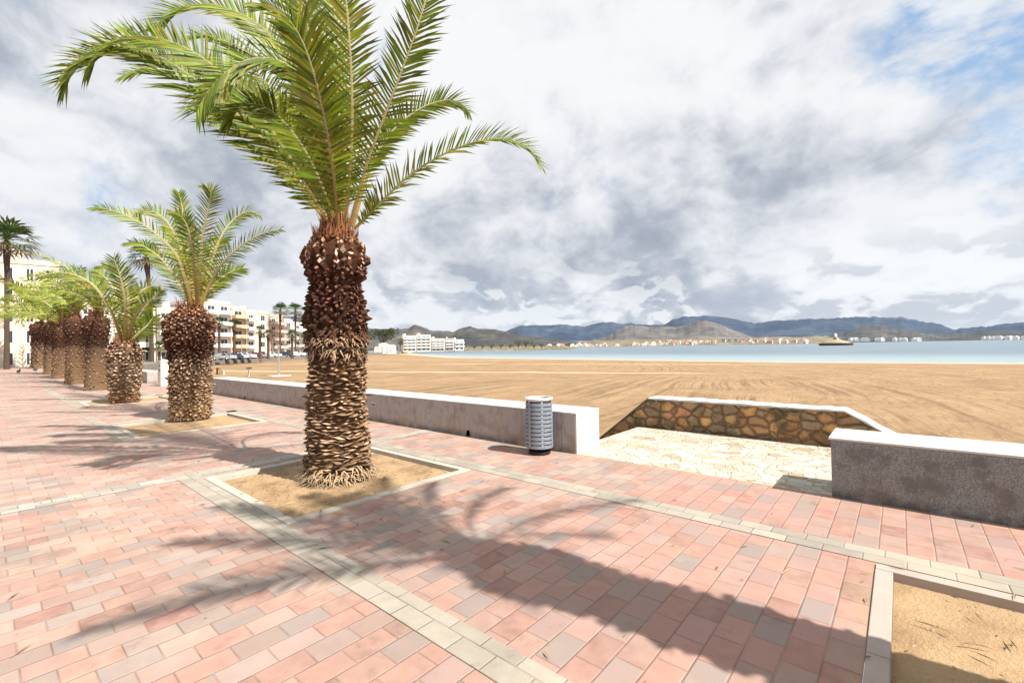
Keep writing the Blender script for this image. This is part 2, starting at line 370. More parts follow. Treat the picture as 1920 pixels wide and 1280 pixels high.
for nm, c in dict(beige=(.62, .54, .42), cream=(.70, .63, .52), white=(.76, .74, .70), pink=(.60, .45, .37), orange=(.58, .42, .28), salmon=(.64, .54, .46), grey=(.48, .44, .40), tile=(.36, .15, .08)).items():
    mat('plaster_'+nm, m_plain(c, .9, .14, .5))
mat('hill_haze_tint', m_hill((.012, .024, .048), (.032, .050, .082), (.075, .088, .115), .0028))  # blue of distant haze painted into the far ridge's own colour
mat('hill_brown', m_hill((.028, .032, .036), (.06, .058, .055), (.12, .105, .09), .007))
mat('hill_grey', m_hill((.06, .06, .06), (.115, .105, .098), (.19, .17, .15), .008))
mat('shore_land', m_hill((.05, .06, .035), (.17, .145, .10), (.34, .28, .20), .02))
mat('asphalt', m_plain((.20, .18, .16), .9, .2, 1))

# ------------------------------------------------------------------ mesh helpers
def obj(name, bm, m, parent=None, smooth=False):
    me = bpy.data.meshes.new(name); bm.to_mesh(me); bm.free()
    ms = m if isinstance(m, (list, tuple)) else [m]
    for x in ms: me.materials.append(MATS[x] if isinstance(x, str) else x)
    if smooth:
        for p in me.polygons: p.use_smooth = True
    o = bpy.data.objects.new(name, me); COL.objects.link(o)
    if parent: o.parent = parent
    return o
def meshobj(name, verts, faces, m, parent=None, cols=None, mi=None, smooth=False):
    me = bpy.data.meshes.new(name); me.from_pydata([tuple(v) for v in verts], [], faces)
    for x in (m if isinstance(m, (list, tuple)) else [m]): me.materials.append(MATS[x])
    if cols:
        at = me.color_attributes.new('Col', 'FLOAT_COLOR', 'CORNER'); buf = []
        for p, c in zip(me.polygons, cols): buf += list((c[0], c[1], c[2], 1.0))*p.loop_total
        at.data.foreach_set('color', buf)
    if mi: me.polygons.foreach_set('material_index', mi)
    if smooth: me.polygons.foreach_set('use_smooth', [True]*len(me.polygons))
    me.update()
    o = bpy.data.objects.new(name, me); COL.objects.link(o)
    if parent: o.parent = parent
    return o
def empty(name, loc=(0, 0, 0), rz=0):
    o = bpy.data.objects.new(name, None); COL.objects.link(o); o.location = loc; o.rotation_euler = (0, 0, rz); o.empty_display_size = .2
    return o
def tag(o, label=None, cat=None, group=None, kind=None):
    if label: o['label'] = label
    if cat: o['category'] = cat
    if group: o['group'] = group
    if kind: o['kind'] = kind
    return o
def struct(o): o['kind'] = 'structure'; return o
def box(bm, x0, x1, y0, y1, z0, z1, bev=0):
    vs_ = [bm.verts.new(p) for p in ((x0, y0, z0), (x1, y0, z0), (x1, y1, z0), (x0, y1, z0), (x0, y0, z1), (x1, y0, z1), (x1, y1, z1), (x0, y1, z1))]
    fs = [bm.faces.new([vs_[i] for i in q]) for q in ((3, 2, 1, 0), (4, 5, 6, 7), (0, 1, 5, 4), (1, 2, 6, 5), (2, 3, 7, 6), (3, 0, 4, 7))]
    if bev:
        es = {e for f in fs for e in f.edges}
        bmesh.ops.bevel(bm, geom=list(es), offset=bev, segments=2, profile=.6, affect='EDGES')
def B(*a, **k):
    bm = bmesh.new(); box(bm, *a, **k); return bm
def quad(bm, pts): bm.faces.new([bm.verts.new(p) for p in pts])
def lathe(bm, prof, n=24, cx=0, cy=0, capb=True, capt=True):
    rings = [[bm.verts.new((cx+r*cos(2*pi*i/n), cy+r*sin(2*pi*i/n), z)) for i in range(n)] for r, z in prof]
    for a, b in zip(rings, rings[1:]):
        for i in range(n): bm.faces.new((a[i], a[(i+1) % n], b[(i+1) % n], b[i]))
    if capb: bm.faces.new(list(reversed(rings[0])))
    if capt: bm.faces.new(rings[-1])
def tube(bm, pts, rad, n=6):
    pts = [Vector(p) for p in pts]; rings = []
    for i, p in enumerate(pts):
        tan = (pts[min(i+1, len(pts)-1)]-pts[max(i-1, 0)]).normalized()
        u = tan.orthogonal().normalized() if i == 0 else (u-tan*u.dot(tan)).normalized()
        w = tan.cross(u); r = rad[i] if isinstance(rad, (list, tuple)) else rad
        rings.append([bm.verts.new(p+u*(r*cos(2*pi*k/n))+w*(r*sin(2*pi*k/n))) for k in range(n)])
    for a, b in zip(rings, rings[1:]):
        for k in range(n): bm.faces.new((a[k], a[(k+1) % n], b[(k+1) % n], b[k]))
    bm.faces.new(list(reversed(rings[0]))); bm.faces.new(rings[-1])
def copy_tree(o, parent=None):
    c = o.copy(); COL.objects.link(c)
    if parent: c.parent = parent
    for ch in list(o.children): copy_tree(ch, c)
    return c

# ------------------------------------------------------------------ ground
BEDS = [(-.07, 2.60, 1.93, 4.08), (-6.62, -4.42, 1.93, 4.08), (-13.3, -11.1, 1.98, 4.15), (-20.9, -18.9, 2.2, 4.35)]
def flat_with_holes(x0, x1, y0, y1, holes, z=0):
    bm = bmesh.new(); ys = sorted({y0, y1} | {h[2] for h in holes} | {h[3] for h in holes})
    for a, b in zip(ys, ys[1:]):
        cut = sorted((h[0], h[1]) for h in holes if h[2] <= a and h[3] >= b); x = x0
        for c, d in cut:
            quad(bm, [(x, a, z), (c, a, z), (c, b, z), (x, b, z)]); x = d
        quad(bm, [(x, a, z), (x1, a, z), (x1, b, z), (x, b, z)])
    return bm
CW = .10
struct(obj('pavement', flat_with_holes(-400, 60, -120, 5.78, [(a-CW, b+CW, c-CW, d+CW) for a, b, c, d in BEDS]), 'paver'))
def band(name, x0, x1, y0, y1, m='grey_paver', z=.004): return struct(obj(name, flat_with_holes(x0, x1, y0, y1, [], z), m))
band('paver_band', -7.19, 40, 1.6, 1.829)
band('paver_band', -16, -10.7, 1.68, 1.87); band('paver_band', -30, -18.4, 1.8, 2.05)
band('paver_band', -6.9, 40, 4.2125, 4.4875); band('paver_band', -60, -7.2, 4.2625, 4.5)
band('paver_band', -7.19, -6.9, -6, 1.6, 'grey_paver_cross'); band('paver_band', -7.19, -6.9, 1.829, 5.73, 'grey_paver_cross')
band('paver_band', -13.85, -13.55, 1.87, 5.73, 'grey_paver_cross'); band('paver_band', -21.5, -21.2, 2.05, 5.73, 'grey_paver_cross')

BL = ['square bed of bare tan soil with pinkish concrete kerb at the lower right', 'square bed of tan soil around the nearest palm with roots at its base',
      'square soil bed around the second palm from the right with its crown fanned out', 'flat pale soil bed round the short fat palm with a yellow green crown']
for i, (a, b, c, d) in enumerate(BEDS):
    t_ = tag(empty('planting_bed', ((a+b)/2, (c+d)/2, 0)), BL[i], 'planting bed', 'soil beds for the promenade palms')
    ox, oy = (a+b)/2, (c+d)/2
    n = 26; vs_ = []; fs = []
    for j in range(n+1):
        for k in range(n+1):
            x = a+(b-a)*k/n; y = c+(d-c)*j/n; r = math.hypot(x-ox, y-oy)
            z = -.035+.03*max(0, 1-r/.9)+.014*noise.noise(Vector((x*3, y*3, 1)))
            if j in (0, n) or k in (0, n): z = -.05
            vs_.append((x-ox, y-oy, z))
    for j in range(n):
        for k in range(n): q = j*(n+1)+k; fs.append((q, q+1, q+n+2, q+n+1))
    meshobj('soil', vs_, fs, 'soil', t_, smooth=True)
    m_ = 'curb' if i == 0 else 'curb_pale'
    zt = .012
    for x0, x1, y0, y1 in ((a-CW, a, c-CW, d), (b, b+CW, c, d+CW), (a-CW, b, d, d+CW), (a, b+CW, c-CW, c)):
        bm = bmesh.new(); L = max(x1-x0, y1-y0); k = 2; along_x = (x1-x0) > (y1-y0)
        for q in range(k):
            if along_x: box(bm, x0+L*q/k+.003, x0+L*(q+1)/k-.003, y0+.002, y1-.002, -.12, zt, .005)
            else: box(bm, x0+.002, x1-.002, y0+L*q/k+.003, y0+L*(q+1)/k-.003, -.12, zt, .005)
        for v in bm.verts: v.co.x -= ox; v.co.y -= oy
        obj('kerb', bm, m_, t_)

# beach, sea, far land
SHORE = [(400, 86), (12, 90), (-14, 88.6), (-72, 99), (-114, 106), (-236, 180), (-372, 279), (-420, 330)]
def shore_y(x):
    for (xa, ya), (xb, yb) in zip(SHORE, SHORE[1:]):
        if xb <= x <= xa: return yb+(ya-yb)*(x-xb)/(xa-xb)
    return SHORE[0][1] if x > 400 else SHORE[-1][1]
def beach_z(x, y):
    ys = shore_y(x); f = (y-6.4)/(ys-6.4); return -.85-.75*max(0, f)**1.3 if f < 1 else -1.6-.06*(y-ys)
XS = [-440, -380, -320, -260, -210, -170, -140, -115, -95]+[-80+2.5*i for i in range(52)]+[60, 80, 120, 200, 300, 400]
vs_ = []; fs = []; NY = 70
for x in XS:
    ys = shore_y(x)
    for j in range(NY+1):
        f = (j/NY)**1.6*1.12; y = 6.0+(ys-6.0)*f
        z = beach_z(x, y)
        if y < 70: z += .05*noise.noise(Vector((x*.25, y*.5, 0)))+.03*noise.noise(Vector((x*1.1, y*1.7, 4)))
        vs_.append((x, y, z))
for i in range(len(XS)-1):
    for j in range(NY): q = i*(NY+1)+j; fs.append((q, q+NY+1, q+NY+2, q+1))
struct(meshobj('beach', vs_, fs, 'sand', smooth=True))
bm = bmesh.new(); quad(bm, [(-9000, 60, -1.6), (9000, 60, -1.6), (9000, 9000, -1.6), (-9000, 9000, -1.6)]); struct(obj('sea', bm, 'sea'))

# land side beyond the end of the sea wall: road edge sweeping round the bay
edge = [(-62, 6.4), (-80, 14), (-104, 30), (-130, 52), (-170, 92), (-236, 165), (-330, 245), (-460, 330)]
bm = bmesh.new()
for (xa, ya), (xb, yb) in zip(edge, edge[1:]):
    quad(bm, [(xa, ya, -.02), (xa-400, ya+1, -.02), (xb-400, yb+1, -.02), (xb, yb, -.02)])
    quad(bm, [(xa, ya, -1.8), (xa, ya, -.02), (xb, yb, -.02), (xb, yb, -1.8)])
struct(obj('coast_road', bm, 'asphalt'))

def ridge(name, pts, rho, m, foot=.8, amp=.12, seed=0, nx=240, nt=16, z0=-2.2, kind=True):
    px0, px1 = pts[0][0], pts[-1][0]; vs_ = []; fs = []
    for i in range(nx+1):
        px = px0+(px1-px0)*i/nx
        for (xa, ya), (xb, yb) in zip(pts, pts[1:]):
            if xa <= px <= xb: f = (px-xa)/(xb-xa); py = ya+(yb-ya)*f; break
        top = R(px, py, rho); d = Vector((top.x, top.y)).normalized()
        zt = top.z+rho*.0022*noise.fractal(Vector((px*.14, seed, 0)), .8, 2, 5)
        for j in range(nt+1):
            u = j/nt*1.25; r = rho*(foot+(1-foot)*u)
            q = Vector((d.x*r, d.y*r, 0))
            h = (u**.9 if u <= 1 else 1-(u-1)*1.5)
            g = abs(noise.noise(Vector((q.x, q.y, seed*99))*(9/rho)))+.5*abs(noise.noise(Vector((q.x, q.y, seed))*(22/rho)))+.25*noise.noise(Vector((q.x, q.y, seed))*(60/rho))
            w = max(0, min(u, 1)*(1-min(u, 1)))*4
            q.z = z0+(zt-z0)*max(0, h-g*amp*3*w*(.6 if u < 1 else 0))
            vs_.append(q)
    for i in range(nx):
        for j in range(nt): k = i*(nt+1)+j; fs.append((k, k+nt+1, k+nt+2, k+1))
    return struct(meshobj(name, vs_, fs, m, smooth=True))
ridge('hills', [(560, 640), (640, 622), (690, 614), (710, 612.5), (724, 611), (741, 614.7), (770, 622), (800, 625), (834, 625.4), (847, 625), (854, 621), (859.4, 621), (871, 627), (897, 628), (907, 624), (915.6, 622), (923, 625.4), (940.6, 625.4), (953, 628.5), (975, 633), (1010, 638), (1050, 641.5)], 1700, 'hill_brown', .78, .12, 1)
ridge('hills', [(900, 636), (940, 630), (954, 627.5), (972, 622), (998, 622), (1018, 621), (1038, 623.5), (1048, 621), (1057, 618.7), (1070, 619), (1080, 620.6), (1088, 619), (1094, 621), (1110, 621.6), (1126, 621.4), (1133, 616), (1145, 612.6), (1160, 612.2), (1175, 611.6), (1196, 614), (1208, 617), (1222, 620), (1242.5, 617), (1260, 616.5), (1281, 615), (1300, 615), (1320, 613.5), (1348, 612.6), (1365, 613.6), (1383, 613), (1398, 616.5), (1410.6, 619), (1418, 619), (1428, 623), (1438, 626.5), (1451.5, 624.6), (1479, 623), (1492, 619.6), (1500, 620), (1513.5, 618.7), (1545, 619), (1580, 621), (1640, 616), (1700, 612), (1760, 617), (1830, 622), (1900, 626), (2000, 628)], 4200, 'hill_haze_tint', .74, .14, 2, 420, 20)
ridge('hills', [(1030, 641), (1062, 634), (1082, 623), (1094, 621.4), (1110, 623), (1123, 622), (1138, 624), (1150, 620), (1160, 616.5), (1168, 615.5), (1176, 617), (1186, 621), (1200, 627), (1216, 633), (1236, 637.5), (1262, 640)], 2600, 'hill_grey', .72, .16, 3)
ridge('hills', [(1262, 640), (1290, 634), (1318, 630), (1334, 624.5), (1346, 621.6), (1358, 622.4), (1375, 625), (1400, 629), (1425, 631), (1452, 630), (1480, 628), (1513, 627), (1560, 629), (1620, 632), (1700, 633)], 3400, 'hill_brown', .82, .14, 4)
def land_z(rho): return -1.9+max(0, rho-1280)*.034
def land(name, px0, px1, r0, r1, zf, m):
    vs_ = []; fs = []; nx, nt = 160, 14
    for i in range(nx+1):
        px = px0+(px1-px0)*i/nx; d = ray(px, 640); d = Vector((d.x, d.y)).normalized()
        taper = min(1, min(i, nx-i)/14)
        for j in range(nt+1):
            r = r0+(r1-r0)*j/nt+8*noise.noise(Vector((px*.2, 0, 0))); z = (zf(r)+1.9)*taper-1.9+(.8+j*.15)*noise.noise(Vector((px*.3, j*.6, 0)))*taper
            vs_.append((d.x*r, d.y*r, z))
    for i in range(nx):
        for j in range(nt): k = i*(nt+1)+j; fs.append((k, k+nt+1, k+nt+2, k+1))
    return struct(meshobj(name, vs_, fs, m, smooth=True))
land('far_shore', 985, 1330, 1270, 2050, land_z, 'shore_land')
land('far_shore', 880, 1030, 430, 900, lambda r: -1.8+(r-430)*.010, 'shore_land')

# ------------------------------------------------------------------ sea wall, landing, parapet
WY0, WY1, WH = 5.74, 6.41, .61
def sea_wall(label, x0, x1, body, ends, marks=(), drains=(), cat='low wall'):
    t_ = tag(empty('sea_wall', ((x0+x1)/2, (WY0+WY1)/2, 0)), label, cat, 'sections of the low sea wall')
    cx, cy = (x0+x1)/2, (WY0+WY1)/2
    e0 = .02 if 'l' in ends else 0; e1 = .02 if 'r' in ends else 0
    bm = B(x0-cx+e0, x1-cx-e1, WY0-cy, WY1-cy, -1.6, WH-.025, bev=.006); obj('wall', bm, body, t_)
    bm = bmesh.new(); n = max(1, int((x1-x0)/2.4)); L = (x1-x0)/n
    for i in range(n): box(bm, x0-cx+i*L+(.002 if i else 0), x0-cx+(i+1)*L, WY0-cy-.004, WY1-cy+.004, WH-.024, WH, .006)
    obj('coping', bm, 'wall_cap', t_)
    if e1: obj('end_face', B(x1-cx-e1+.001, x1-cx-.001, WY0-cy+.006, WY1-cy-.006, -.5, WH-.026), 'wall_cap', t_)
    for x in marks:                     # recessed step lights
        bm = B(x-cx-.10, x-cx+.10, WY0-cy-.006, WY0-cy+.02, .33, .41, bev=.004); lt = obj('wall_light', bm, 'steel', t_)
        obj('lens', B(x-cx-.08, x-cx+.08, WY0-cy-.009, WY0-cy-.004, .345, .38), 'glass_dark', lt)
    for x in drains:
        bm = bmesh.new(); quad(bm, [(x-cx-.045, WY0-cy-.003, 0.004), (x-cx+.045, WY0-cy-.003, 0.004), (x-cx+.045, WY0-cy-.003, .10), (x-cx-.03, WY0-cy-.003, .115)])
        bmesh.ops.solidify(bm, geom=bm.faces[:], thickness=.01); obj('drain_hole', bm, 'black', t_)
    return t_
xl = G(1029, 762).x
sea_wall('long pale grey sea wall with white coping running behind the litter bin and palms', G(634, 696).x, xl, 'wall_grey', 'r', marks=(G(812, 725).x, -14.6), drains=(G(913, 742).x, G(672, 702).x))
xr = G(1303.8, 807.5).x
sea_wall('dark stained grey sea wall block with white coping at the right of the opening', xr, 40, 'wall_dark', 'l', marks=(6.5,), drains=())
sea_wall('far stretch of grey sea wall seen between the stubby palm and the pale gate pillar', -62, G(577, 684).x, 'wall_grey', '', marks=(), drains=())
p = G(586, 687.5); t_ = tag(empty('gate_pillar', p), 'pale square concrete pillar with small dark slots behind the second palm from the right', 'pillar')
s_ = depth(p)/F
hw = 13*s_/2*1.0; hh = 27*s_
obj('shaft', B(-hw, hw, -hw, hw, 0, hh*.96, bev=.02), 'plaster_cream', t_)
obj('cap', B(-hw*1.1, hw*1.1, -hw*1.1, hw*1.1, hh*.96+.001, hh, bev=.01), 'wall_cap', t_)
for k in (.78, .60): obj('slot', B(-hw*.05, hw*.4, -hw-.01, -hw+.02, hh*k, hh*k+.09), 'black', t_)

PLX0, PLX1, PY = -3.95, -.42, 8.42
struct(obj('stone_landing', B(PLX0, PLX1, 5.775, PY+.01, -1.2, .002, bev=.01), 'flagstone'))
tag(obj('stairway', (lambda bm: ([box(bm, PLX0-.3*(i+1)+.001, PLX0-.3*i-.001, WY1+.015, PY, -1.6, -.165*(i+1)) for i in range(6)], bm)[1])(bmesh.new()), 'flagstone'), 'stone steps going down to the sand at the left of the landing', 'steps', 'steps down to the beach')
tag(obj('stairway', (lambda bm: ([box(bm, PLX1+.3*i+.001, PLX1+.3*(i+1)-.001, WY1+.015, PY, -1.6, -.165*(i+1)) for i in range(6)], bm)[1])(bmesh.new()), 'flagstone'), 'stone steps going down to the sand at the right, behind the dark wall', 'steps', 'steps down to the beach')
# parapet: level along the landing, then stepping down with the stairs on both sides
pz = [(-5.9, -1.05), (-5.2, -.62), (-3.75, .575), (-.66, .575), (.35, -.02), (1.5, -.65)]
def sweep(bm, pz, y0, y1, zoff0, zoff1, jit=0):
    a = []
    for i, (x, z) in enumerate(pz):
        jz = random.uniform(-jit, jit)
        a.append([bm.verts.new(q) for q in ((x, y0, (-1.6 if zoff0 is None else z+zoff0)), (x, y1, (-1.6 if zoff0 is None else z+zoff0)), (x, y1, z+zoff1+jz), (x, y0, z+zoff1+jz))])
    for p_, q_ in zip(a, a[1:]):
        for k in range(4): bm.faces.new((p_[k], q_[k], q_[(k+1) % 4], p_[(k+1) % 4]))
    bm.faces.new(list(reversed(a[0]))); bm.faces.new(a[-1])
def dense(pz, st):
    o = [pz[0]]
    for (xa, za), (xb, zb) in zip(pz, pz[1:]):
        n = max(1, int((xb-xa)/st))
        for i in range(1, n+1): o.append((xa+(xb-xa)*i/n, za+(zb-za)*i/n))
    return o
t_ = tag(empty('stone_parapet', (0, 0, 0)), 'brown rubble stone parapet with a white coping around the paved landing', 'parapet')
bm = bmesh.new(); sweep(bm, dense(pz, .12), PY, PY+.42, None, -.0285)
for v in bm.verts:
    if abs(v.co.y-PY) < .01: v.co.y += .03*noise.noise(Vector((v.co.x*5, v.co.z*6, 2)))
obj('stone_wall', bm, 'rubble', t_)
bm = bmesh.new(); sweep(bm, dense(pz[2:], .12), PY-.008, PY+.46, -.028, 0, .009); obj('coping', bm, 'wall_cap', t_)
bm = bmesh.new(); sweep(bm, pz[:3], PY-.008, PY+.45, -.028, 0, 0); obj('coping', bm, 'cap_dark', t_)

# ------------------------------------------------------------------ litter bins
def litter_bin(p, label, s=1.0, group='litter bins', rings=11):
    t_ = tag(empty('litter_bin', p), label, 'litter bin', group)
    r = .205*s; h = .84*s
    bm = bmesh.new(); lathe(bm, [(r*.8, .012), (r*.8, .05*s), (r*.45, .06*s), (r*.45, .10*s)], 28); obj('base', bm, 'black', t_)
    bm = bmesh.new(); lathe(bm, [(r*.90, .10*s), (r*.92, h-.05*s)], 28, capt=False); obj('liner', bm, 'dark_metal', t_)
    st = (h-.16*s)/rings
    for k in range(rings):
        z = .10*s+k*st; bm = bmesh.new()
        lathe(bm, [(r*.985, z), (r, z+.004), (r, z+st*.73), (r*.985, z+st*.73+.003)], 36, capb=False, capt=False)
        bmesh.ops.solidify(bm, geom=bm.faces[:], thickness=.003); obj('slat', bm, 'zinc', t_, smooth=False)
    for a in range(0, 360, 60):
        bm = bmesh.new(); c, q = cos(radians(a+20)), sin(radians(a+20)); box(bm, -.012, .012, -.003, .003, .10*s, h-.05*s)
        bmesh.ops.rotate(bm, verts=bm.verts, matrix=Matrix.Rotation(radians(a+20)+pi/2, 3, 'Z')); bmesh.ops.translate(bm, verts=bm.verts, vec=(c*(r-.008), q*(r-.008), 0)); obj('upright', bm, 'zinc', t_)
    bm = bmesh.new(); lathe(bm, [(r*.9, h-.022*s), (r*1.0, h-.022*s), (r*1.01, h-.006), (r*.98, h), (r*.86, h), (r*.85, h-.05*s)], 36, capb=False, capt=False); obj('rim', bm, 'white_paint', t_, smooth=False)
    return t_
pb = G(990, 760.5); litter_bin(pb, 'round grey slatted metal litter bin standing in front of the pale sea wall')
pf = G(521, 675); litter_bin(pf, 'small distant grey litter bin between two palm trunks', 11*depth(pf)/F/.84, rings=6)

# ------------------------------------------------------------------ date palms
def lerp3(a, b, f): return tuple(x+(y-x)*f for x, y in zip(a, b))
def trunk_mesh(h, prof, rows, per, zones, seed=0, roots=60, band=None):
    """prof: (z fraction, radius); zones: (z fraction, base colour, cut colour, stub height, stub width, protrusion)"""
    rnd = random.Random(seed); vs_ = []; fs = []; cs = []
    def rad(f):
        for (fa, ra), (fb, rb) in zip(prof, prof[1:]):
            if f <= fb: u = max(0, (f-fa)/(fb-fa)); u = u*u*(3-2*u); return ra+(rb-ra)*u
        return prof[-1][1]
    def zone(f):
        for za, zb in zip(zones, zones[1:]):
            if f <= zb[0]:
                u = (f-za[0])/(zb[0]-za[0]); return lerp3(za[1], zb[1], u), lerp3(za[2], zb[2], u), za[3]+(zb[3]-za[3])*u, za[4]+(zb[4]-za[4])*u, za[5]+(zb[5]-za[5])*u
        z = zones[-1]; return z[1:]
    n = 28; m = 44
    for j in range(m+1):
        f = j/m
        for i in range(n):
            a = 2*pi*i/n; r = rad(f)*.93*(1+.05*noise.noise(Vector((cos(a)*2, sin(a)*2, f*h*3+seed))))
            vs_.append((r*cos(a), r*sin(a), f*h))
    for j in range(m):
        for i in range(n):
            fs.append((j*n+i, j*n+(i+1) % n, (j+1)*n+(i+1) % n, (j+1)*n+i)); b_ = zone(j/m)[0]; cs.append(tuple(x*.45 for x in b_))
    vs_.append((0, 0, h)); t0 = len(vs_)-1
    for i in range(n): fs.append((m*n+i, m*n+(i+1) % n, t0)); cs.append((.12, .07, .04))
    for j in range(rows):
        f0 = (j+.5)/rows
        for i in range(per):
            f = f0+rnd.uniform(-.35, .35)/rows
            if f > .985 or (band and .84 < f < .94 and (i+j) % 2): continue
            base, cut, sh, sw, pr = zone(f)
            irr = 1-min(1, max(0, (f-.8)/.12))
            a = 2*pi*(i+(j % 2)*.5)/per+rnd.uniform(-.09, .09)*(.3+irr); r = rad(f)
            r *= 1+.05*noise.noise(Vector((cos(a)*2, sin(a)*2, f*h*3+seed)))
            sh_ = sh*rnd.uniform(.5, 1.35)*(.85 if per > 20 else 1); sw_ = sw*rnd.uniform(.45, 1.25)*(.85 if per > 20 else 1); pr_ = pr*rnd.uniform(.35, 1.5)*(1 if rnd.random() > .1 else 1.7)
            er = Vector((cos(a), sin(a), 0)); et = Vector((-sin(a), cos(a), 0)); ez = Vector((0, 0, 1))
            tilt = rnd.uniform(-.35, .35)*irr; w = et*cos(tilt)+ez*sin(tilt); u = ez*cos(tilt)-et*sin(tilt)
            c = er*(r*.93)+ez*(f*h)
            q = [c-w*sw_, c-u*sh_, c+w*sw_, c+u*sh_]
            o_ = er*pr_+ez*(sh_*.55); ts = rnd.uniform(.42, .68)
            tip = [c+o_-w*sw_*ts-er*rnd.uniform(0, .4)*pr_, c+o_-u*sh_*ts*.8, c+o_+w*sw_*ts-er*rnd.uniform(0, .4)*pr_, c+o_+u*sh_*ts-er*pr_*.35]
            k = len(vs_); vs_ += q+tip
            sd = rnd.uniform(.45, 1.25); sc = rnd.uniform(.45, 1.2)
            if rnd.random() < (.22 if irr < .5 else .38): sc *= .45
            for p_, cc in (((4, 5, 6, 7), tuple(x*sc for x in cut)), ((0, 1, 5, 4), tuple(x*sd for x in base)), ((1, 2, 6, 5), tuple(x*sd*.9 for x in base)), ((2, 3, 7, 6), tuple(x*sd for x in base)), ((3, 0, 4, 7), tuple(x*sd*1.1 for x in base))):
                fs.append(tuple(k+x for x in p_)); cs.append(cc)
    def shag(z, cnt, L, col, out=.8, up=-.4, w=.006, rr=None):
        for i in range(cnt):
            a = rnd.uniform(0, 2*pi); r = (rr or rad(z/h))*.95; er = Vector((cos(a), sin(a), 0)); et = Vector((-sin(a), cos(a), 0))
            p0 = er*r+Vector((0, 0, z+rnd.uniform(-.05, .05))); l = L*rnd.uniform(.5, 1.2)
            p1 = p0+er*l*out*.6+et*l*rnd.uniform(-.4, .4)+Vector((0, 0, l*up*.4)); p2 = p1+er*l*out*.3+et*l*rnd.uniform(-.4, .4)+Vector((0, 0, l*up))
            if p2.z < -.03: p2.z = -.03
            k = len(vs_); vs_.extend([p0-et*w*1.6, p0+et*w*1.6, p1+et*w, p1-et*w, p2]); s = rnd.uniform(.6, 1.2); cc = tuple(x*s for x in col)
            fs.append((k, k+1, k+2, k+3)); fs.append((k+3, k+2, k+4)); cs.extend([cc, cc])
    if roots: shag(.13, roots, .22, (.40, .28, .17), .62, -.62, .006); shag(.05, roots, .18, (.46, .34, .21), .85, -.2, .005)
    shag(h*.985, int(60+roots*.8), .26, (.26, .12, .055), .22, .85, .010, prof[-1][1]*1.3); shag(h*.955, int(60+roots*.8), .18, (.24, .10, .05), .3, .8, .012, prof[-2][1])
    if band:
        shag(h*band, 230, .20, (.30, .19, .12), .55, -.25, .013); shag(h*band+.1, 150, .16, (.10, .05, .03), .5, -.5, .013); shag(h*band-.12, 120, .15, (.36, .25, .16), .5, -.6, .010)
    for _ in range(110): shag(h*rnd.uniform(.3, .95), 1, .08, (.20, .12, .07), .7, rnd.choice((-.5, .4)), .004)
    return vs_, fs, cs
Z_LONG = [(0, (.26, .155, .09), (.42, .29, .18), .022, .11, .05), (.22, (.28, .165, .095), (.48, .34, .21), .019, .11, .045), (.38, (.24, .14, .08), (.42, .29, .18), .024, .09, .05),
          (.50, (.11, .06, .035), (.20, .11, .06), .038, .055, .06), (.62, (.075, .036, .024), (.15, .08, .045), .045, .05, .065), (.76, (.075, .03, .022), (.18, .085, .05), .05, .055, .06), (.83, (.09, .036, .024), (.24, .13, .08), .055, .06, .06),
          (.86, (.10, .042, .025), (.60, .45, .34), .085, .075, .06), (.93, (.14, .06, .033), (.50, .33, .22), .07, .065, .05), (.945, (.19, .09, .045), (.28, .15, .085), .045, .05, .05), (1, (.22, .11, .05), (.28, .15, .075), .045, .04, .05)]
Z_STUB = [(0, (.30, .13, .06), (.46, .25, .12), .03, .07, .06), (.12, (.33, .20, .11), (.50, .36, .22), .035, .08, .06), (.5, (.25, .17, .11), (.55, .42, .29), .05, .07, .07), (1, (.24, .14, .09), (.52, .34, .23), .06, .07, .08)]
Z_MID = [(0, (.34, .22, .12), (.50, .34, .18), .035, .07, .05), (.3, (.28, .17, .10), (.50, .36, .23), .04, .065, .06), (.5, (.20, .12, .075), (.45, .33, .23), .05, .06, .065), (.56, (.07, .035, .022), (.14, .07, .04), .05, .06, .07),
         (.75, (.11, .05, .03), (.34, .19, .12), .05, .06, .075), (.9, (.15, .075, .045), (.42, .27, .18), .055, .06, .07), (1, (.30, .12, .06), (.42, .20, .11), .05, .045, .05)]

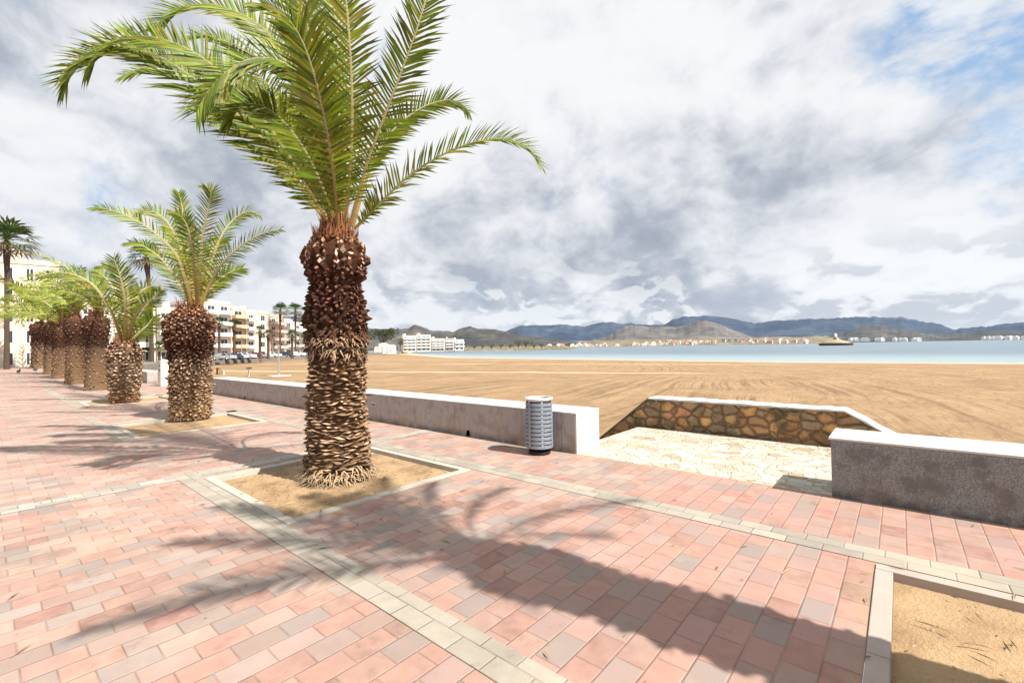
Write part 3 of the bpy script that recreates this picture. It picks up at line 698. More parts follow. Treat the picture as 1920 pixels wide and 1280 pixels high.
def frond_data(pts, leaf=.40, n=75, w=.027, tone=1.0, seed=0, thick=.015, fold=.35, start=.06, up=None, droop=.25):
    rnd = random.Random(seed); P = [Vector(p) for p in pts]; L = len(P)
    def cr(t):
        x = t*(L-1); i = min(int(x), L-2); u = x-i
        a = P[i-1] if i > 0 else P[0]*2-P[1]; b = P[i]; c = P[i+1]; d = P[i+2] if i+2 < L else P[-1]*2-P[-2]
        return .5*((2*b)+(c-a)*u+(2*a-5*b+4*c-d)*u*u+(3*b-a-3*c+d)*u**3)
    N = 22; C = [cr(i/N) for i in range(N+1)]; vs_ = []; fs = []; cs = []; mi = []
    def frame(t):
        d = (cr(min(1, t+.02))-cr(max(0, t-.02))).normalized()
        # the blade's upper side: away from the ground where the frond lies flat, inward to the crown where it stands
        outw = Vector((C[-1].x-C[0].x, C[-1].y-C[0].y, 0)); outw = outw.normalized() if outw.length > .05 else Vector((1, 0, 0))
        ref = Vector((0, 0, 1))*1.0-outw*.55 if up is None else up
        s = d.cross(ref); s = s.normalized() if s.length > .05 else d.orthogonal().normalized()
        return d, s, s.cross(d)
    for i, c in enumerate(C):
        d, s, nrm = frame(i/N); r = thick*(1-i/N)**.8+.003
        for k in range(5): vs_.append(c+s*(r*1.3*cos(2*pi*k/5))+nrm*(r*.7*sin(2*pi*k/5)))
    for i in range(N):
        for k in range(5):
            fs.append((i*5+k, i*5+(k+1) % 5, i*5+5+(k+1) % 5, i*5+5+k)); f = i/N
            cs.append(lerp3((.36, .24, .08), (.46, .43, .24), min(1, f*2)))
    for side in (-1, 1):
        for i in range(n):
            t = start+(1-start)*(i+rnd.uniform(-.3, .3))/n; t = min(max(t, .02), .995)
            e = (t-start)/(1-start)
            l = leaf*(min(1, .35+e*3.2))*(1-.5*max(0, (e-.6)/.4)**1.5)*rnd.uniform(.85, 1.12)
            d, s, nrm = frame(t); o = cr(t); al = radians(62-30*e+rnd.uniform(-7, 7)); ft = fold*rnd.uniform(.5, 1.3)
            dr = (d*cos(al)+(s*side*cos(ft)+nrm*sin(ft))*sin(al)).normalized()
            dn = Vector((0, 0, -1))*droop*rnd.uniform(.5, 1.5)
            m1 = o+dr*l*.5+dn*l*.12; tp = o+dr*l+dn*l*.55
            ww = d*w*(.8 if e < .15 else 1)+nrm*w*.35
            k = len(vs_); vs_ += [o-ww*.5, o+ww*.5, m1+ww*.62, m1-ww*.62, tp]
            g = rnd.random(); col = lerp3((.050, .090, .010), (.29, .35, .030), g**1.25); col = lerp3(col, (.34, .27, .10), .8 if rnd.random() < .02 else (.15*(1-e)))
            col = tuple(x*tone*rnd.uniform(.8, 1.2) for x in col)
            fs.append((k, k+1, k+2, k+3)); fs.append((k+3, k+2, k+4)); cs += [col, tuple(x*.9 for x in col)]
    return vs_, fs, cs
def frond(pts, parent, name='frond', **k):
    v, f, c = frond_data(pts, **k); return meshobj(name, v, f, 'leaf', parent, c)

def date_palm(base, h, prof, zones, label, rows=56, per=17, seed=1, roots=60, band=None, group='date palms in a row along the promenade'):
    t_ = tag(empty('date_palm', base), label, 'palm tree', group)
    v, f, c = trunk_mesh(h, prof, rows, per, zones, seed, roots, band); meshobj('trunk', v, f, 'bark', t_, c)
    return t_
def pix_frond(t_, spec, d0, **k):
    b = Vector(t_.location); k.setdefault('up', Vector((0, 0, .35))-Vector((b.x, b.y, 0)).normalized()*1.0); return frond([D(x, y, d0+dd)-b for x, y, dd in spec], t_, **k)

# nearest palm -------------------------------------------------------
b1 = G(772, 784); d1 = depth(b1); px1 = d1/F
def pr(w): return (w-3.5)*px1
crown_z = (D(776, 520, d1)).z
prof1 = [(0, pr(39)), (.05, pr(37.5)), (.12, pr(35)), (.25, pr(34)), (.33, pr(32)), (.48, pr(31.5)), (.58, pr(32.5)), (.66, pr(33.5)), (.70, pr(31)), (.775, pr(27)), (.83, pr(33)), (.885, pr(36)), (.935, pr(33)), (.965, pr(24)), (1, pr(12))]
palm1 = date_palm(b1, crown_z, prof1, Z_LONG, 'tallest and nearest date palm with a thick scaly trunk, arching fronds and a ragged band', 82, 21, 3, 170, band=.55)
F1 = [
 ([(762,515,0),(738,482,-.05),(713,448,-.1),(682,412,-.2),(650,383,-.3),(617,356,-.35),(580,332,-.4),(545,321,-.4),(513,325,-.4),(487,340,-.35),(473,360,-.3)], dict(w=.032, leaf=0.60, n=118)),
 ([(764,515,-.05),(742,478,-.2),(718,438,-.35),(690,398,-.5),(655,358,-.6),(618,328,-.65),(580,312,-.65),(545,310,-.6),(515,324,-.55),(498,346,-.5)], dict(leaf=.46, n=105)),
 ([(770,515,0),(766,475,-.2),(760,430,-.4),(749,385,-.6),(732,352,-.8),(706,335,-1.0),(676,334,-1.1),(648,350,-1.2),(630,370,-1.2),(618,392,-1.2)], dict(leaf=0.45, n=106)),
 ([(768,515,.1),(735,450,.5),(695,395,.9),(650,355,1.2),(600,338,1.4),(566,342,1.5),(538,352,1.5)], dict(leaf=0.40, n=87)),
 ([(772,515,0),(760,450,.1),(742,385,.2),(715,330,.3),(690,300,.3),(662,283,.3),(632,275,.3),(603,278,.3),(583,290,.3),(572,304,.3)], dict(leaf=0.47, n=112)),
 ([(774,515,0),(768,450,-.1),(758,380,-.2),(742,310,-.3),(720,255,-.4),(692,218,-.5),(660,200,-.5),(628,205,-.5),(606,225,-.5)], dict(leaf=0.50, n=118)),
 ([(777,515,0),(779,450,.1),(776,380,.2),(770,300,.3),(757,235,.3),(738,185,.3),(712,150,.3),(682,138,.2),(655,150,.2)], dict(leaf=0.50, n=118)),
 ([(779,515,0),(785,450,-.2),(787,380,-.3),(783,300,-.4),(776,230,-.5),(768,170,-.6),(752,125,-.7),(728,100,-.7)], dict(leaf=0.45, n=118)),
 ([(784,515,0),(796,470,-.1),(808,433,-.15),(825,388,-.2),(842,343,-.25),(857,302,-.3),(869,262,-.3),(884,210,-.3),(902,165,-.25),(925,132,-.2),(952,118,-.1)], dict(leaf=0.44, n=118)),
 ([(788,515,.1),(800,470,.3),(815,435,.4),(834,408,.5),(860,388,.6),(885,379,.7),(902,381,.7),(914,392,.7)], dict(leaf=0.35, n=81, start=.2)),
 ([(789,518,0),(803,504,0),(816,491,0),(845,463,.0),(880,440,0),(918,424,0),(950,421,0),(975,430,0),(992,450,0)], dict(leaf=0.35, n=87, fold=.9)),
 ([(771,515,-.1),(768,470,-.4),(760,415,-.8),(748,360,-1.1),(733,315,-1.3),(712,285,-1.5),(690,275,-1.6)], dict(leaf=0.42, n=100)),
 ([(767,515,.1),(750,460,.3),(728,415,.5),(704,385,.6),(676,372,.7),(652,378,.7),(636,394,.7)], dict(leaf=0.42, n=87)),
 ([(778,515,.1),(778,430,.6),(772,350,1.2),(764,290,1.9),(762,250,2.6)], dict(leaf=0.50, n=93)),
 ([(773,517,-.05),(757,478,-.3),(740,440,-.5),(716,405,-.7),(690,385,-.8),(668,384,-.8),(648,400,-.8)], dict(leaf=.42, n=90)),
 ([(770,517,.05),(752,470,.3),(730,420,.6),(700,370,.9),(668,330,1.1),(640,310,1.2),(612,308,1.2)], dict(leaf=.42, n=90)),
 ([(776,515,.1),(760,440,.5),(742,370,.8),(735,310,1.1),(742,262,1.3),(760,228,1.4)], dict(leaf=0.47, n=100)),
]
for i, (sp, kw) in enumerate(F1): pix_frond(palm1, sp, d1, seed=i+11, tone=random.uniform(.85, 1.1), **kw)

# second palm --------------------------------------------------------
b2 = G(612, 723); d2 = depth(b2); q2 = d2/F; cz2 = D(618, 603, d2).z
prof2 = [(0, 18*q2), (.1, 18.5*q2), (.3, 19*q2), (.5, 18*q2), (.6, 18.5*q2), (.72, 22*q2), (.85, 23.5*q2), (.93, 19*q2), (.97, 13*q2), (1, 8*q2)]
palm2 = date_palm(b2, cz2, prof2, Z_MID, 'second date palm from the right with a swollen brown trunk top and fanned crown', 56, 22, 9, 20)
F2 = [
 [(614,601,0),(606,572,-.2),(596,545,-.3),(572,521,-.5),(548,506,-.6),(527,498,-.6),(507,494,-.6)],
 [(617,601,0),(608,565,.2),(600,535,.3),(588,512,.4),(574,500,.4),(562,498,.4),(555,504,.4)],
 [(617,600,0),(612,560,.3),(608,525,.5),(603,495,.6),(599,478,.6)],
 [(620,600,0),(622,560,-.3),(625,525,-.4),(631,495,-.5),(634,480,-.6),(630,474,-.6)],
 [(622,600,0),(631,565,.3),(643,530,.5),(658,508,.7),(675,499,.8),(689,504,.8)],
 [(623,600,0),(634,575,0),(648,553,-.1),(668,535,-.1),(690,523,-.1),(711,518,-.1)],
 [(614,602,0),(604,585,.1),(592,565,.2),(578,548,.3),(560,536,.4),(545,532,.4)],
 [(619,600,-.1),(616,560,-.6),(612,530,-1.),(606,510,-1.2),(596,500,-1.3)],
 [(620,600,.1),(626,565,.7),(636,540,1.2),(648,528,1.5)],
 [(622,600,0),(636,580,.3),(652,566,.5),(668,560,.7)],
 [(616,600,.1),(608,560,.8),(596,530,1.4),(586,515,1.8)]]
for i, sp in enumerate(F2): pix_frond(palm2, sp, d2, seed=i+40, leaf=.40, n=50, w=.030, thick=.03, tone=random.uniform(.9, 1.15))

# third: stubby, small yellow-green crown ---------------------------
b3 = G(541, 705); d3 = depth(b3); q3 = d3/F
palm3 = date_palm(b3, D(541, 640, d3).z, [(0, 13*q3), (.15, 12.5*q3), (.5, 14.5*q3), (.8, 14.5*q3), (.95, 12*q3), (1, 7*q3)], Z_STUB, 'short fat date palm with a pale ragged trunk and thin yellow green crown', 26, 20, 5, 10)
F3 = [
 [(538,640,0),(527,610,-.3),(510,582,-.5),(491,569,-.6),(469,565,-.6),(446,570,-.6)],
 [(542,640,0),(545,603,0),(541,574,.1),(530,560,.2),(516,557,.2)],
 [(545,640,0),(552,620,.2),(561,604,.4),(571,593,.5),(580,584,.5)],
 [(544,640,0),(549,605,.6),(556,588,.9),(566,581,1.1),(576,580,1.1),(584,585,1.1)],
 [(540,640,0),(533,600,.8),(524,575,1.3),(508,562,1.6)],
 [(543,640,0),(552,612,-.4),(566,596,-.7),(580,592,-.9)],
 [(546,640,0),(556,630,.1),(565,622,.2),(572,612,.3)],
 [(541,640,0),(541,600,-.5),(536,570,-.8),(528,548,-1)]]
for i, sp in enumerate(F3): pix_frond(palm3, sp, d3, seed=i+60, leaf=.55, n=42, w=.036, thick=.045, tone=.85)

# the others down the row -------------------------------------------
def crown(t_, cz, cpx, cpy, d0, R_, n, seed, tone, lean=-.3, leaf=.6, nl=34, w=.045, th=.05):
    rnd = random.Random(seed); q = d0/F
    for i in range(n):
        a = 2*pi*(i*.381966+rnd.uniform(-.03, .03)); el = radians(rnd.uniform(36, 86)); L = R_*rnd.uniform(.9, 1.3)
        dx = cos(a); dy = sin(a); p = Vector((cpx, cpy)); pts = []
        for k in range(7):
            f = k/6; rr = L*(f*cos(el)+.45*f*f); zz = L*(f*sin(el)*1.12-.75*f*f*cos(el)-.12*f**3)
            pts.append(((cpx+(dx*rr+lean*L*f*f)/q), cpy-zz/q, dy*rr*.8))
        pix_frond(t_, pts, d0, seed=seed*50+i, leaf=leaf, n=nl, w=w, thick=th, tone=tone*rnd.uniform(.85, 1.15))
ROW = [ # base px, base y, crown y, half width px, crown radius px, label
 (510, 692, 607, 12.5, 62, 'fourth date palm from the right with a dark upper trunk and swept crown', .55),
 (487, 685.5, 610, 10.5, 58, 'fifth date palm from the right, slim trunk close against the darker fourth one', .62),
 (471, 679.5, 620, 9, 50, 'sixth date palm from the right, dark trunk partly hidden by its neighbours', .5),
 (461, 675, 618, 7.5, 46, 'narrow date palm trunk showing between the far smooth one and the dark one', .7),
 (449.5, 668.5, 618, 9.5, 44, 'far date palm with smooth pinkish lower trunk and a dark bulging head', .45),
 (412, 667, 622, 9, 42, 'leftmost date palm of the row, reddish trunk in front of the beige building', .5)]
for i, (x, y, cy, hw_, cr_, lab, zf) in enumerate(ROW):
    b = G(x, y); d = depth(b); q = d/F; h = D(x, cy, d).z
    hw_ *= .84; pf_ = [(0, hw_*q*1.08), (.08, hw_*q), (.5, hw_*q*.93), (.64, hw_*q*.9), (.78, hw_*q*1.15), (.9, hw_*q*1.1), (.97, hw_*q*.6), (1, hw_*q*.4)]
    ss = hw_*q/.5; zn = [(z[0], z[1], z[2], z[3]*ss*1.2, z[4]*ss, z[5]*ss) for z in Z_MID]
    pm = date_palm(b, h, pf_, zn, lab, 22, 13, 20+i, 0)
    crown(pm, h, x+1, cy, d, cr_*q, 12, 7+i, 1.0, -.42, leaf=10*q, nl=24, w=1.25*q, th=.9*q)

# palm standing in the lower right bed ------------------------------
b0 = Vector((1.75, 3.02, 0)); h0 = 5.0
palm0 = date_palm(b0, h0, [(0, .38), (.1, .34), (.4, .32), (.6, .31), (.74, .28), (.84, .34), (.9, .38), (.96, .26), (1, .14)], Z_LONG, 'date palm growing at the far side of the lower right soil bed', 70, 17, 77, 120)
def free_frond(t_, h, az, el, L, dr, seed, **k):
    c, s = cos(az), sin(az); pts = []
    for i in range(8):
        f = i/7; r = .1+L*(f*cos(el)+.16*f*f*dr); z = L*(f*sin(el)-dr*f*f*.62)
        pts.append((c*r, s*r, h-.05+z))
    frond(pts, t_, seed=seed, **k)
i = 0
for az, el, L, dr in ((246, 36, 2.35, .8), (217, 40, 2.5, .8), (199, 42, 2.9, .8), (180, 60, 2.6, .8), (172, 40, 2.2, .9), (150, 62, 2.8, .8), (206, 70, 2.8, .6), (120, 70, 2.6, .7), (90, 66, 2.6, .8), (62, 50, 2.8, .8), (35, 60, 2.8, .8), (12, 45, 3.0, .8), (-5, 62, 2.6, .8), (0, 82, 2.6, .5), (160, 80, 2.6, .5)):
    free_frond(palm0, h0, radians(az), radians(el), L, dr, 300+i, leaf=.38, n=75, w=.02); i += 1

# ------------------------------------------------------------------ tall fan palms and small trees
def fan_palm(px, pbase, pcrown, d, label, rpx, n=26, seed=0, tone=1.0, group='tall slender fan palms', tw=1.8, lean=0):
    b = D(px, pbase, d); b.z = 0.0 if d < 60 else -.02
    t_ = tag(empty('fan_palm', b), label, 'palm tree', group); q = d/F; h = D(px+lean, pcrown, d).z; r = rpx*q
    lx = (D(px+lean, pcrown, d)-b); bm = bmesh.new()
    tube(bm, [(lx.x*f*f, lx.y*f*f, h*f) for f in (0, .25, .5, .75, .93, 1)], [tw*q*1.3, tw*q*1.05, tw*q, tw*q, tw*q*1.5, tw*q*1.2], 8)
    v = [x.co.copy() for x in bm.verts]; f = [tuple(y.index for y in x.verts) for x in (bm.verts.ensure_lookup_table(), bm.verts.index_update(), bm.faces)[2]]; bm.free()
    meshobj('trunk', v, f, 'bark', t_, [(.085, .06, .045)]*len(f))
    rnd = random.Random(seed); vs_ = []; fs = []; cs = []; top = Vector((lx.x, lx.y, h))
    for i in range(n):
        a = 2.39996*i; el = radians(80-120*(i+.5)/n+rnd.uniform(-8, 8)); dv = Vector((cos(a)*cos(el), sin(a)*cos(el), sin(el))); L = r*rnd.uniform(.7, 1)
        s = dv.cross(Vector((0, 0, 1))).normalized(); hub = top+dv*L*.45; g = rnd.uniform(.6, 1.2)*tone
        col = (.055*g, .085*g, .025*g) if i < n*.8 else (.14*g, .11*g, .05*g)
        k = len(vs_); w = r*.02; vs_ += [top-s*w, top+s*w, hub+s*w, hub-s*w]; fs.append((k, k+1, k+2, k+3)); cs.append(col)
        for j in range(9):
            th = radians(-72+18*j); dd = (dv*cos(th)+s*sin(th)).normalized(); tip = hub+dd*L*.6+Vector((0, 0, -L*.12)); m_ = hub+dd*L*.35; ws = s*cos(th)-dv*sin(th)
            k = len(vs_); ww = r*.032; vs_ += [hub, m_-ws*ww, tip, m_+ws*ww]; fs.append((k, k+1, k+2, k+3)); cs.append(tuple(x*rnd.uniform(.7, 1.3) for x in col))
    meshobj('crown', vs_, fs, 'foliage', t_, cs)
    return t_
fan_palm(413, 667, 531, 52, 'tall fan palm at the far left in front of the beige building', 32, 40, 1, 1.2, tw=2.0)
fan_palm(570, 656, 548, 85, 'tall leaning fan palm behind the fronds of the stubby palm', 22, 40, 2, .8, tw=1.7, lean=-6)
fan_palm(709, 652, 606, 130, 'taller left one of the distant pair of fan palms rising above the roofs', 12, 30, 3, 1.3, tw=1.0)
fan_palm(725.5, 652, 606, 140, 'right one of the distant pair of fan palms, beside the hill', 12, 30, 4, 1.3, tw=1.0)
for i, (x, c, r, tn, lab) in enumerate([(643, 619, 9, 1, 'low fan palm directly right of the second date palm trunk'), (659, 622, 10, .9, 'bushy low fan palm before the orange apartment block'),
        (687, 628, 8, 1, 'low fan palm in front of the white end of the pale block'), (696, 632, 8, 1.3, 'greenest low fan palm left of the taller distant pair'), (722, 632, 8, 1.2, 'low fan palm beneath the right one of the distant pair'),
        (578, 645, 10, 1.2, 'very low fan palm by the shop awning left of the pale pillar'), (602, 622, 11, .7, 'low dark fan palm peeping out left of the second date palm')]):
    fan_palm(x, 654, c, 95 if i < 5 else 70, lab, r, 22, 10+i, tn, 'low fan palms on the seafront road', 1.3)
# extra palms past the left of the row, on the plaza
fan_palm(255, 671, 500, 46, 'tall fan palm on the open plaza well left of the palm row', 34, 40, 31, 1.1, tw=2.2)
fan_palm(90, 676, 520, 44, 'tall fan palm in front of the leftmost pink block', 33, 40, 32, 1.0, tw=2.2)

def leafy_tree(p, h, r, label, seed, cols=((.035, .06, .02), (.10, .13, .04)), cat='tree', n=900, trunk=.3, group=None, squash=.8):
    t_ = tag(empty('tree', p), label, cat, group); rnd = random.Random(seed)
    bm = bmesh.new(); tube(bm, [(0, 0, 0), (0, 0, h*trunk), (r*.1, 0, h*.6)], [r*.10, r*.08, r*.05], 6)
    for k in range(4): a = k*1.6; tube(bm, [(0, 0, h*trunk*.9), (cos(a)*r*.3, sin(a)*r*.3, h*.5), (cos(a)*r*.5, sin(a)*r*.5, h*.7)], [r*.05, r*.04, r*.02], 5)
    bm.verts.index_update(); bm.verts.ensure_lookup_table(); v = [x.co.copy() for x in bm.verts]; f = [tuple(y.index for y in x.verts) for x in bm.faces]; bm.free()
    meshobj('trunk', v, f, 'bark', t_, [(.10, .07, .05)]*len(f))
    cl = [(Vector((rnd.gauss(0, .42), rnd.gauss(0, .42), rnd.uniform(-.5, .6))), rnd.uniform(.25, .5), rnd.random()) for _ in range(14)]
    vs_ = []; fs = []; cs = []; hc = h*(trunk+1)/2; hz = h*(1-trunk)/2
    for i in range(n):
        c, cr_, g = rnd.choice(cl); d = Vector((rnd.gauss(0, 1), rnd.gauss(0, 1), rnd.gauss(0, 1))).normalized()*cr_*rnd.uniform(.5, 1.05); q = c+d
        q = Vector((q.x*r, q.y*r, hc+q.z*hz)); s = r*rnd.uniform(.04, .09); a = Vector((rnd.gauss(0, 1), rnd.gauss(0, 1), rnd.gauss(0, 1))).normalized(); b = a.orthogonal().normalized(); k = len(vs_)
        vs_ += [q-a*s, q-b*s*.5, q+a*s, q+b*s*.5]; fs.append((k, k+1, k+2, k+3)); cs.append(lerp3(cols[0], cols[1], min(1, max(0, g*.5+rnd.random()*.5))))
    meshobj('crown', vs_, fs, 'foliage', t_, cs); return t_
def tree_px(x, ybase, ytop, rpx, d, label, seed, **k):
    p = D(x, ybase, d); q = d/F; leafy_tree(p, (ybase-ytop)*q, rpx*q, label, seed, **k)
tree_px(588, 655, 611, 13, 80, 'broad dark pine above the white shop terrace', 1)
tree_px(737, 653, 622, 8, 160, 'grey green tree just left of the nearest palm trunk', 2, cols=((.07, .08, .05), (.16, .16, .10)))
tree_px(820, 651, 624, 14, 260, 'big dark round tree just right of the nearest palm trunk', 3, cols=((.03, .04, .018), (.10, .10, .04)), n=1300)
tree_px(839, 650, 634, 5, 270, 'small dark tree between the white huts and the cream block', 4)
for i, (x, yb, yt, r) in enumerate([(919, 647.5, 641.5, 5), (928, 647.5, 641, 5), (938, 647.5, 641, 6), (948, 647, 640.5, 5), (958, 647, 639.5, 6), (967, 646.5, 635.5, 7), (975, 646.5, 636.5, 7), (984, 646.5, 639.5, 6), (992, 646.5, 641, 5)]):
    tree_px(x, yb, yt, r, 440, ['low brownish tree at the left end of the far point', 'second low tree from the left on the far point', 'third low tree from the left on the far point', 'reddish low tree midway along the far point', 'dense low tree just left of the tallest one on the point', 'tallest dark tree on the far point', 'rounded green tree just right of the tallest one on the point', 'light green low tree near the right of the far point', 'last small tree at the right tip of the far point'][i], 50+i, n=260, trunk=.1, cols=((.035, .05, .02), (.12, .14, .05)), group='trees on the far point')

# ------------------------------------------------------------------ buildings
def building(x0, x1, ytop, d0, d1, color, floors, bays, label, base=None, balc='full', roof=None, dep=12, group=None, awn=None, winw=.5, gf=True, rail='plaster_white', skip=()):
    """front face from pixel x0 at depth d0 to x1 at depth d1; origin at its left foot"""
    A = D(x0, 650, d0); Bp = D(x1, 650, d1); A.z = Bp.z = 0; zt = D((x0+x1)/2, ytop, (d0+d1)/2).z; z0 = -.5
    L = (Bp-A).length; u = (Bp-A)/L
    t_ = tag(empty('apartment_building', A, atan2(u.y, u.x)), label, 'building', group)
    fh = zt/floors
    # local: x along the front, y to the back, z up;   front plane y = 0
    bm = B(0, L, 0, dep, z0, zt); obj('wall', bm, 'plaster_'+color, t_)
    bm = bmesh.new()
    for a in ((-.1, L+.1, -.1, .2), (-.1, L+.1, dep-.2, dep+.1), (-.1, .2, .2, dep-.2), (L-.2, L+.1, .2, dep-.2)): box(bm, *a, zt-.15, zt+.55)
    obj('roof', bm, 'plaster_'+(roof or color), t_)
    bw = L/bays; wm = None; wh = fh*.55
    for f in range(floors):
        for b in range(bays):
            if (f, b) in skip: continue
            cx = (b+.5)*bw; zz = f*fh+fh*(.12 if f == 0 else .18); ww = bw*winw
            if wm is None:
                wf = obj('window', B(-ww/2, ww/2, -.03, .05, 0, wh), 'glass_dark', t_)
                fr = obj('frame', (lambda bm: ([box(bm, *q) for q in ((-ww/2-.1, -ww/2, -.06, 0, -.05, wh+.1), (ww/2, ww/2+.1, -.06, 0, -.05, wh+.1), (-ww/2, ww/2, -.06, 0, wh, wh+.1), (-.04, .04, -.05, 0, 0, wh))], bm)[1])(bmesh.new()), 'plaster_white', wf); wm = (wf, fr)
                wf.location = (cx, 0, zz)
            else:
                wf = wm[0].copy(); COL.objects.link(wf); wf.parent = t_; wf.location = (cx, 0, zz); fr = wm[1].copy(); COL.objects.link(fr); fr.parent = wf
        if f > 0 and balc:
            spans = [(0.15, L-.15)] if balc == 'full' else [(b*bw+bw*.06, (b+1)*bw-bw*.06) for b in range(bays) if balc == 'each' or (b+f) % 2 == 0 or balc == 'col' and b % 2 == 0]
            for a, c in spans:
                bl = obj('balcony', B(a, c, -1.5, -.001, f*fh-.02, f*fh+.16), rail, t_)
                bm = B(a, c, -1.5, -1.42, f*fh+.161, f*fh+fh*.34); box(bm, a, a+.08, -1.42, -.01, f*fh+.161, f*fh+fh*.34); box(bm, c-.08, c, -1.42, -.01, f*fh+.161, f*fh+fh*.34)
                obj('railing', bm, rail, bl)
    if awn:
        obj('awning', (lambda bm: (quad(bm, [(0, -3, fh*.72), (L, -3, fh*.72), (L, -.02, fh*.92), (0, -.02, fh*.92)]), bmesh.ops.solidify(bm, geom=bm.faces[:], thickness=.12), bm)[2])(bmesh.new()), awn, t_)
    bm = B(L*.2, L*.36, dep*.35, dep*.7, zt+.001, zt+2.0); obj('stair_hut', bm, 'plaster_'+color, t_)
    return t_
GB = 'apartment blocks along the seafront'
building(-260, 60, 560, 58, 60, 'pink', 4, 10, 'long pale pink apartment block at the far left edge', group=GB, balc='alt')
building(68, 215, 575, 62, 62, 'white', 4, 5, 'white four storey block between the pale pink and the taller pale orange block', group=GB, balc='each')
building(222, 330, 548, 62, 62, 'orange', 5, 4, 'pale orange five storey block with a stack of white balconies', group=GB, balc='full')
building(336, 402, 578, 62, 62, 'cream', 3, 3, 'low cream house left of the tall beige block', group=GB, balc='each', roof='tile')
building(404, 470, 555, 60, 64, 'beige', 5, 3, 'tall beige corner building with a white balustrade behind the leftmost palms', group=GB, balc=None, winw=.32, roof='beige')
building(472, 528, 600, 74, 78, 'cream', 4, 3, 'cream block hidden behind the crowns of the palm row', group=GB, balc='full')
building(529, 574, 583, 84, 88, 'beige', 5, 3, 'pale block with a dark awning behind the stubby palm crown', group=GB, balc='full', awn='green_cloth')
building(576, 626, 606, 94, 100, 'white', 4, 3, 'white block with shaded terraces partly hidden by the second palm', group=GB, balc='full', roof='beige')
building(627, 655, 598, 106, 112, 'salmon', 5, 2, 'tall salmon block right behind the second palm crown', group=GB, balc='each')
building(656, 671, 604, 114, 118, 'orange', 5, 1, 'narrow orange block with brown shaded balconies', group=GB, balc='full', rail='plaster_orange', roof='white')
building(672, 682, 608, 118, 120, 'white', 5, 1, 'very narrow white block with rounded stacked balconies', group=GB, balc='full')
building(683, 697, 609, 124, 130, 'salmon', 5, 1, 'pale flat fronted block right of the stacked white balconies', group=GB, balc=None, winw=.3)
building(698, 713, 613, 132, 140, 'pink', 5, 2, 'pink block behind the taller distant fan palm', group=GB, balc='full', rail='plaster_pink')
building(714, 722, 617, 144, 150, 'white', 4, 1, 'slim white block between the distant pair of fan palms', group=GB, balc='full')
building(723, 747, 621, 160, 176, 'cream', 4, 3, 'cream block at the right end of the seafront row', group=GB, balc='full')
building(760, 800, 628, 220, 240, 'white', 3, 4, 'low white row hidden behind the nearest palm trunk', group=GB, balc='full')
# beige building details: white balustraded balcony and arcade, white roof room
# beyond the nearest palm
for x0, x1, yt, lab in ((811, 815, 645, 'leftmost and lowest of the three white beach huts'), (815.5, 824, 641, 'largest of the three white beach huts under the dark tree'), (825, 832, 643, 'rightmost of the three white beach huts')):
    d = 250; A = D(x0, 650, d); q = d/F; A.z = 0; w = (x1-x0)*q; z1 = D(x0, yt, d).z
    t_ = tag(empty('beach_hut', A, atan2((ray(x1, 650)-ray(x0, 650)).y, (ray(x1, 650)-ray(x0, 650)).x)), lab, 'hut', 'white beach huts')
    obj('wall', B(0, w, 0, 5, -1, z1*.85), 'plaster_white', t_); bm = bmesh.new(); vv = [bm.verts.new(p_) for p_ in ((-.2, -.2, z1*.85), (w+.2, -.2, z1*.85), (w+.2, 5.2, z1*.85), (-.2, 5.2, z1*.85), (w/2, 1, z1), (w/2, 4, z1))]
    for fc in ((0, 1, 4), (1, 2, 5, 4), (2, 3, 5), (3, 0, 4, 5), (3, 2, 1, 0)): bm.faces.new([vv[i] for i in fc])
    obj('roof', bm, 'plaster_white', t_); obj('door', B(w*.35, w*.6, -.05, .02, -.3, z1*.6), 'plaster_grey', t_)
building(842, 856, 634, 330, 335, 'cream', 5, 3, 'pale yellow block at the left of the distant pale hotel group', base=-1, group=GB, balc='full')
building(857, 872, 633, 345, 350, 'cream', 5, 3, 'tallest block of the distant pale group, with lined balconies', group=GB, balc='full')
building(873, 887, 637, 355, 360, 'salmon', 5, 3, 'distant pinkish block just right of the tallest pale one', group=GB, balc='full')
building(888, 897, 637, 370, 372, 'grey', 4, 2, 'distant greyish block near the waterline', group=GB, balc='full')
building(898, 908, 638, 390, 395, 'white', 3, 2, 'small white block at the right end of the distant group', group=GB, balc='full')

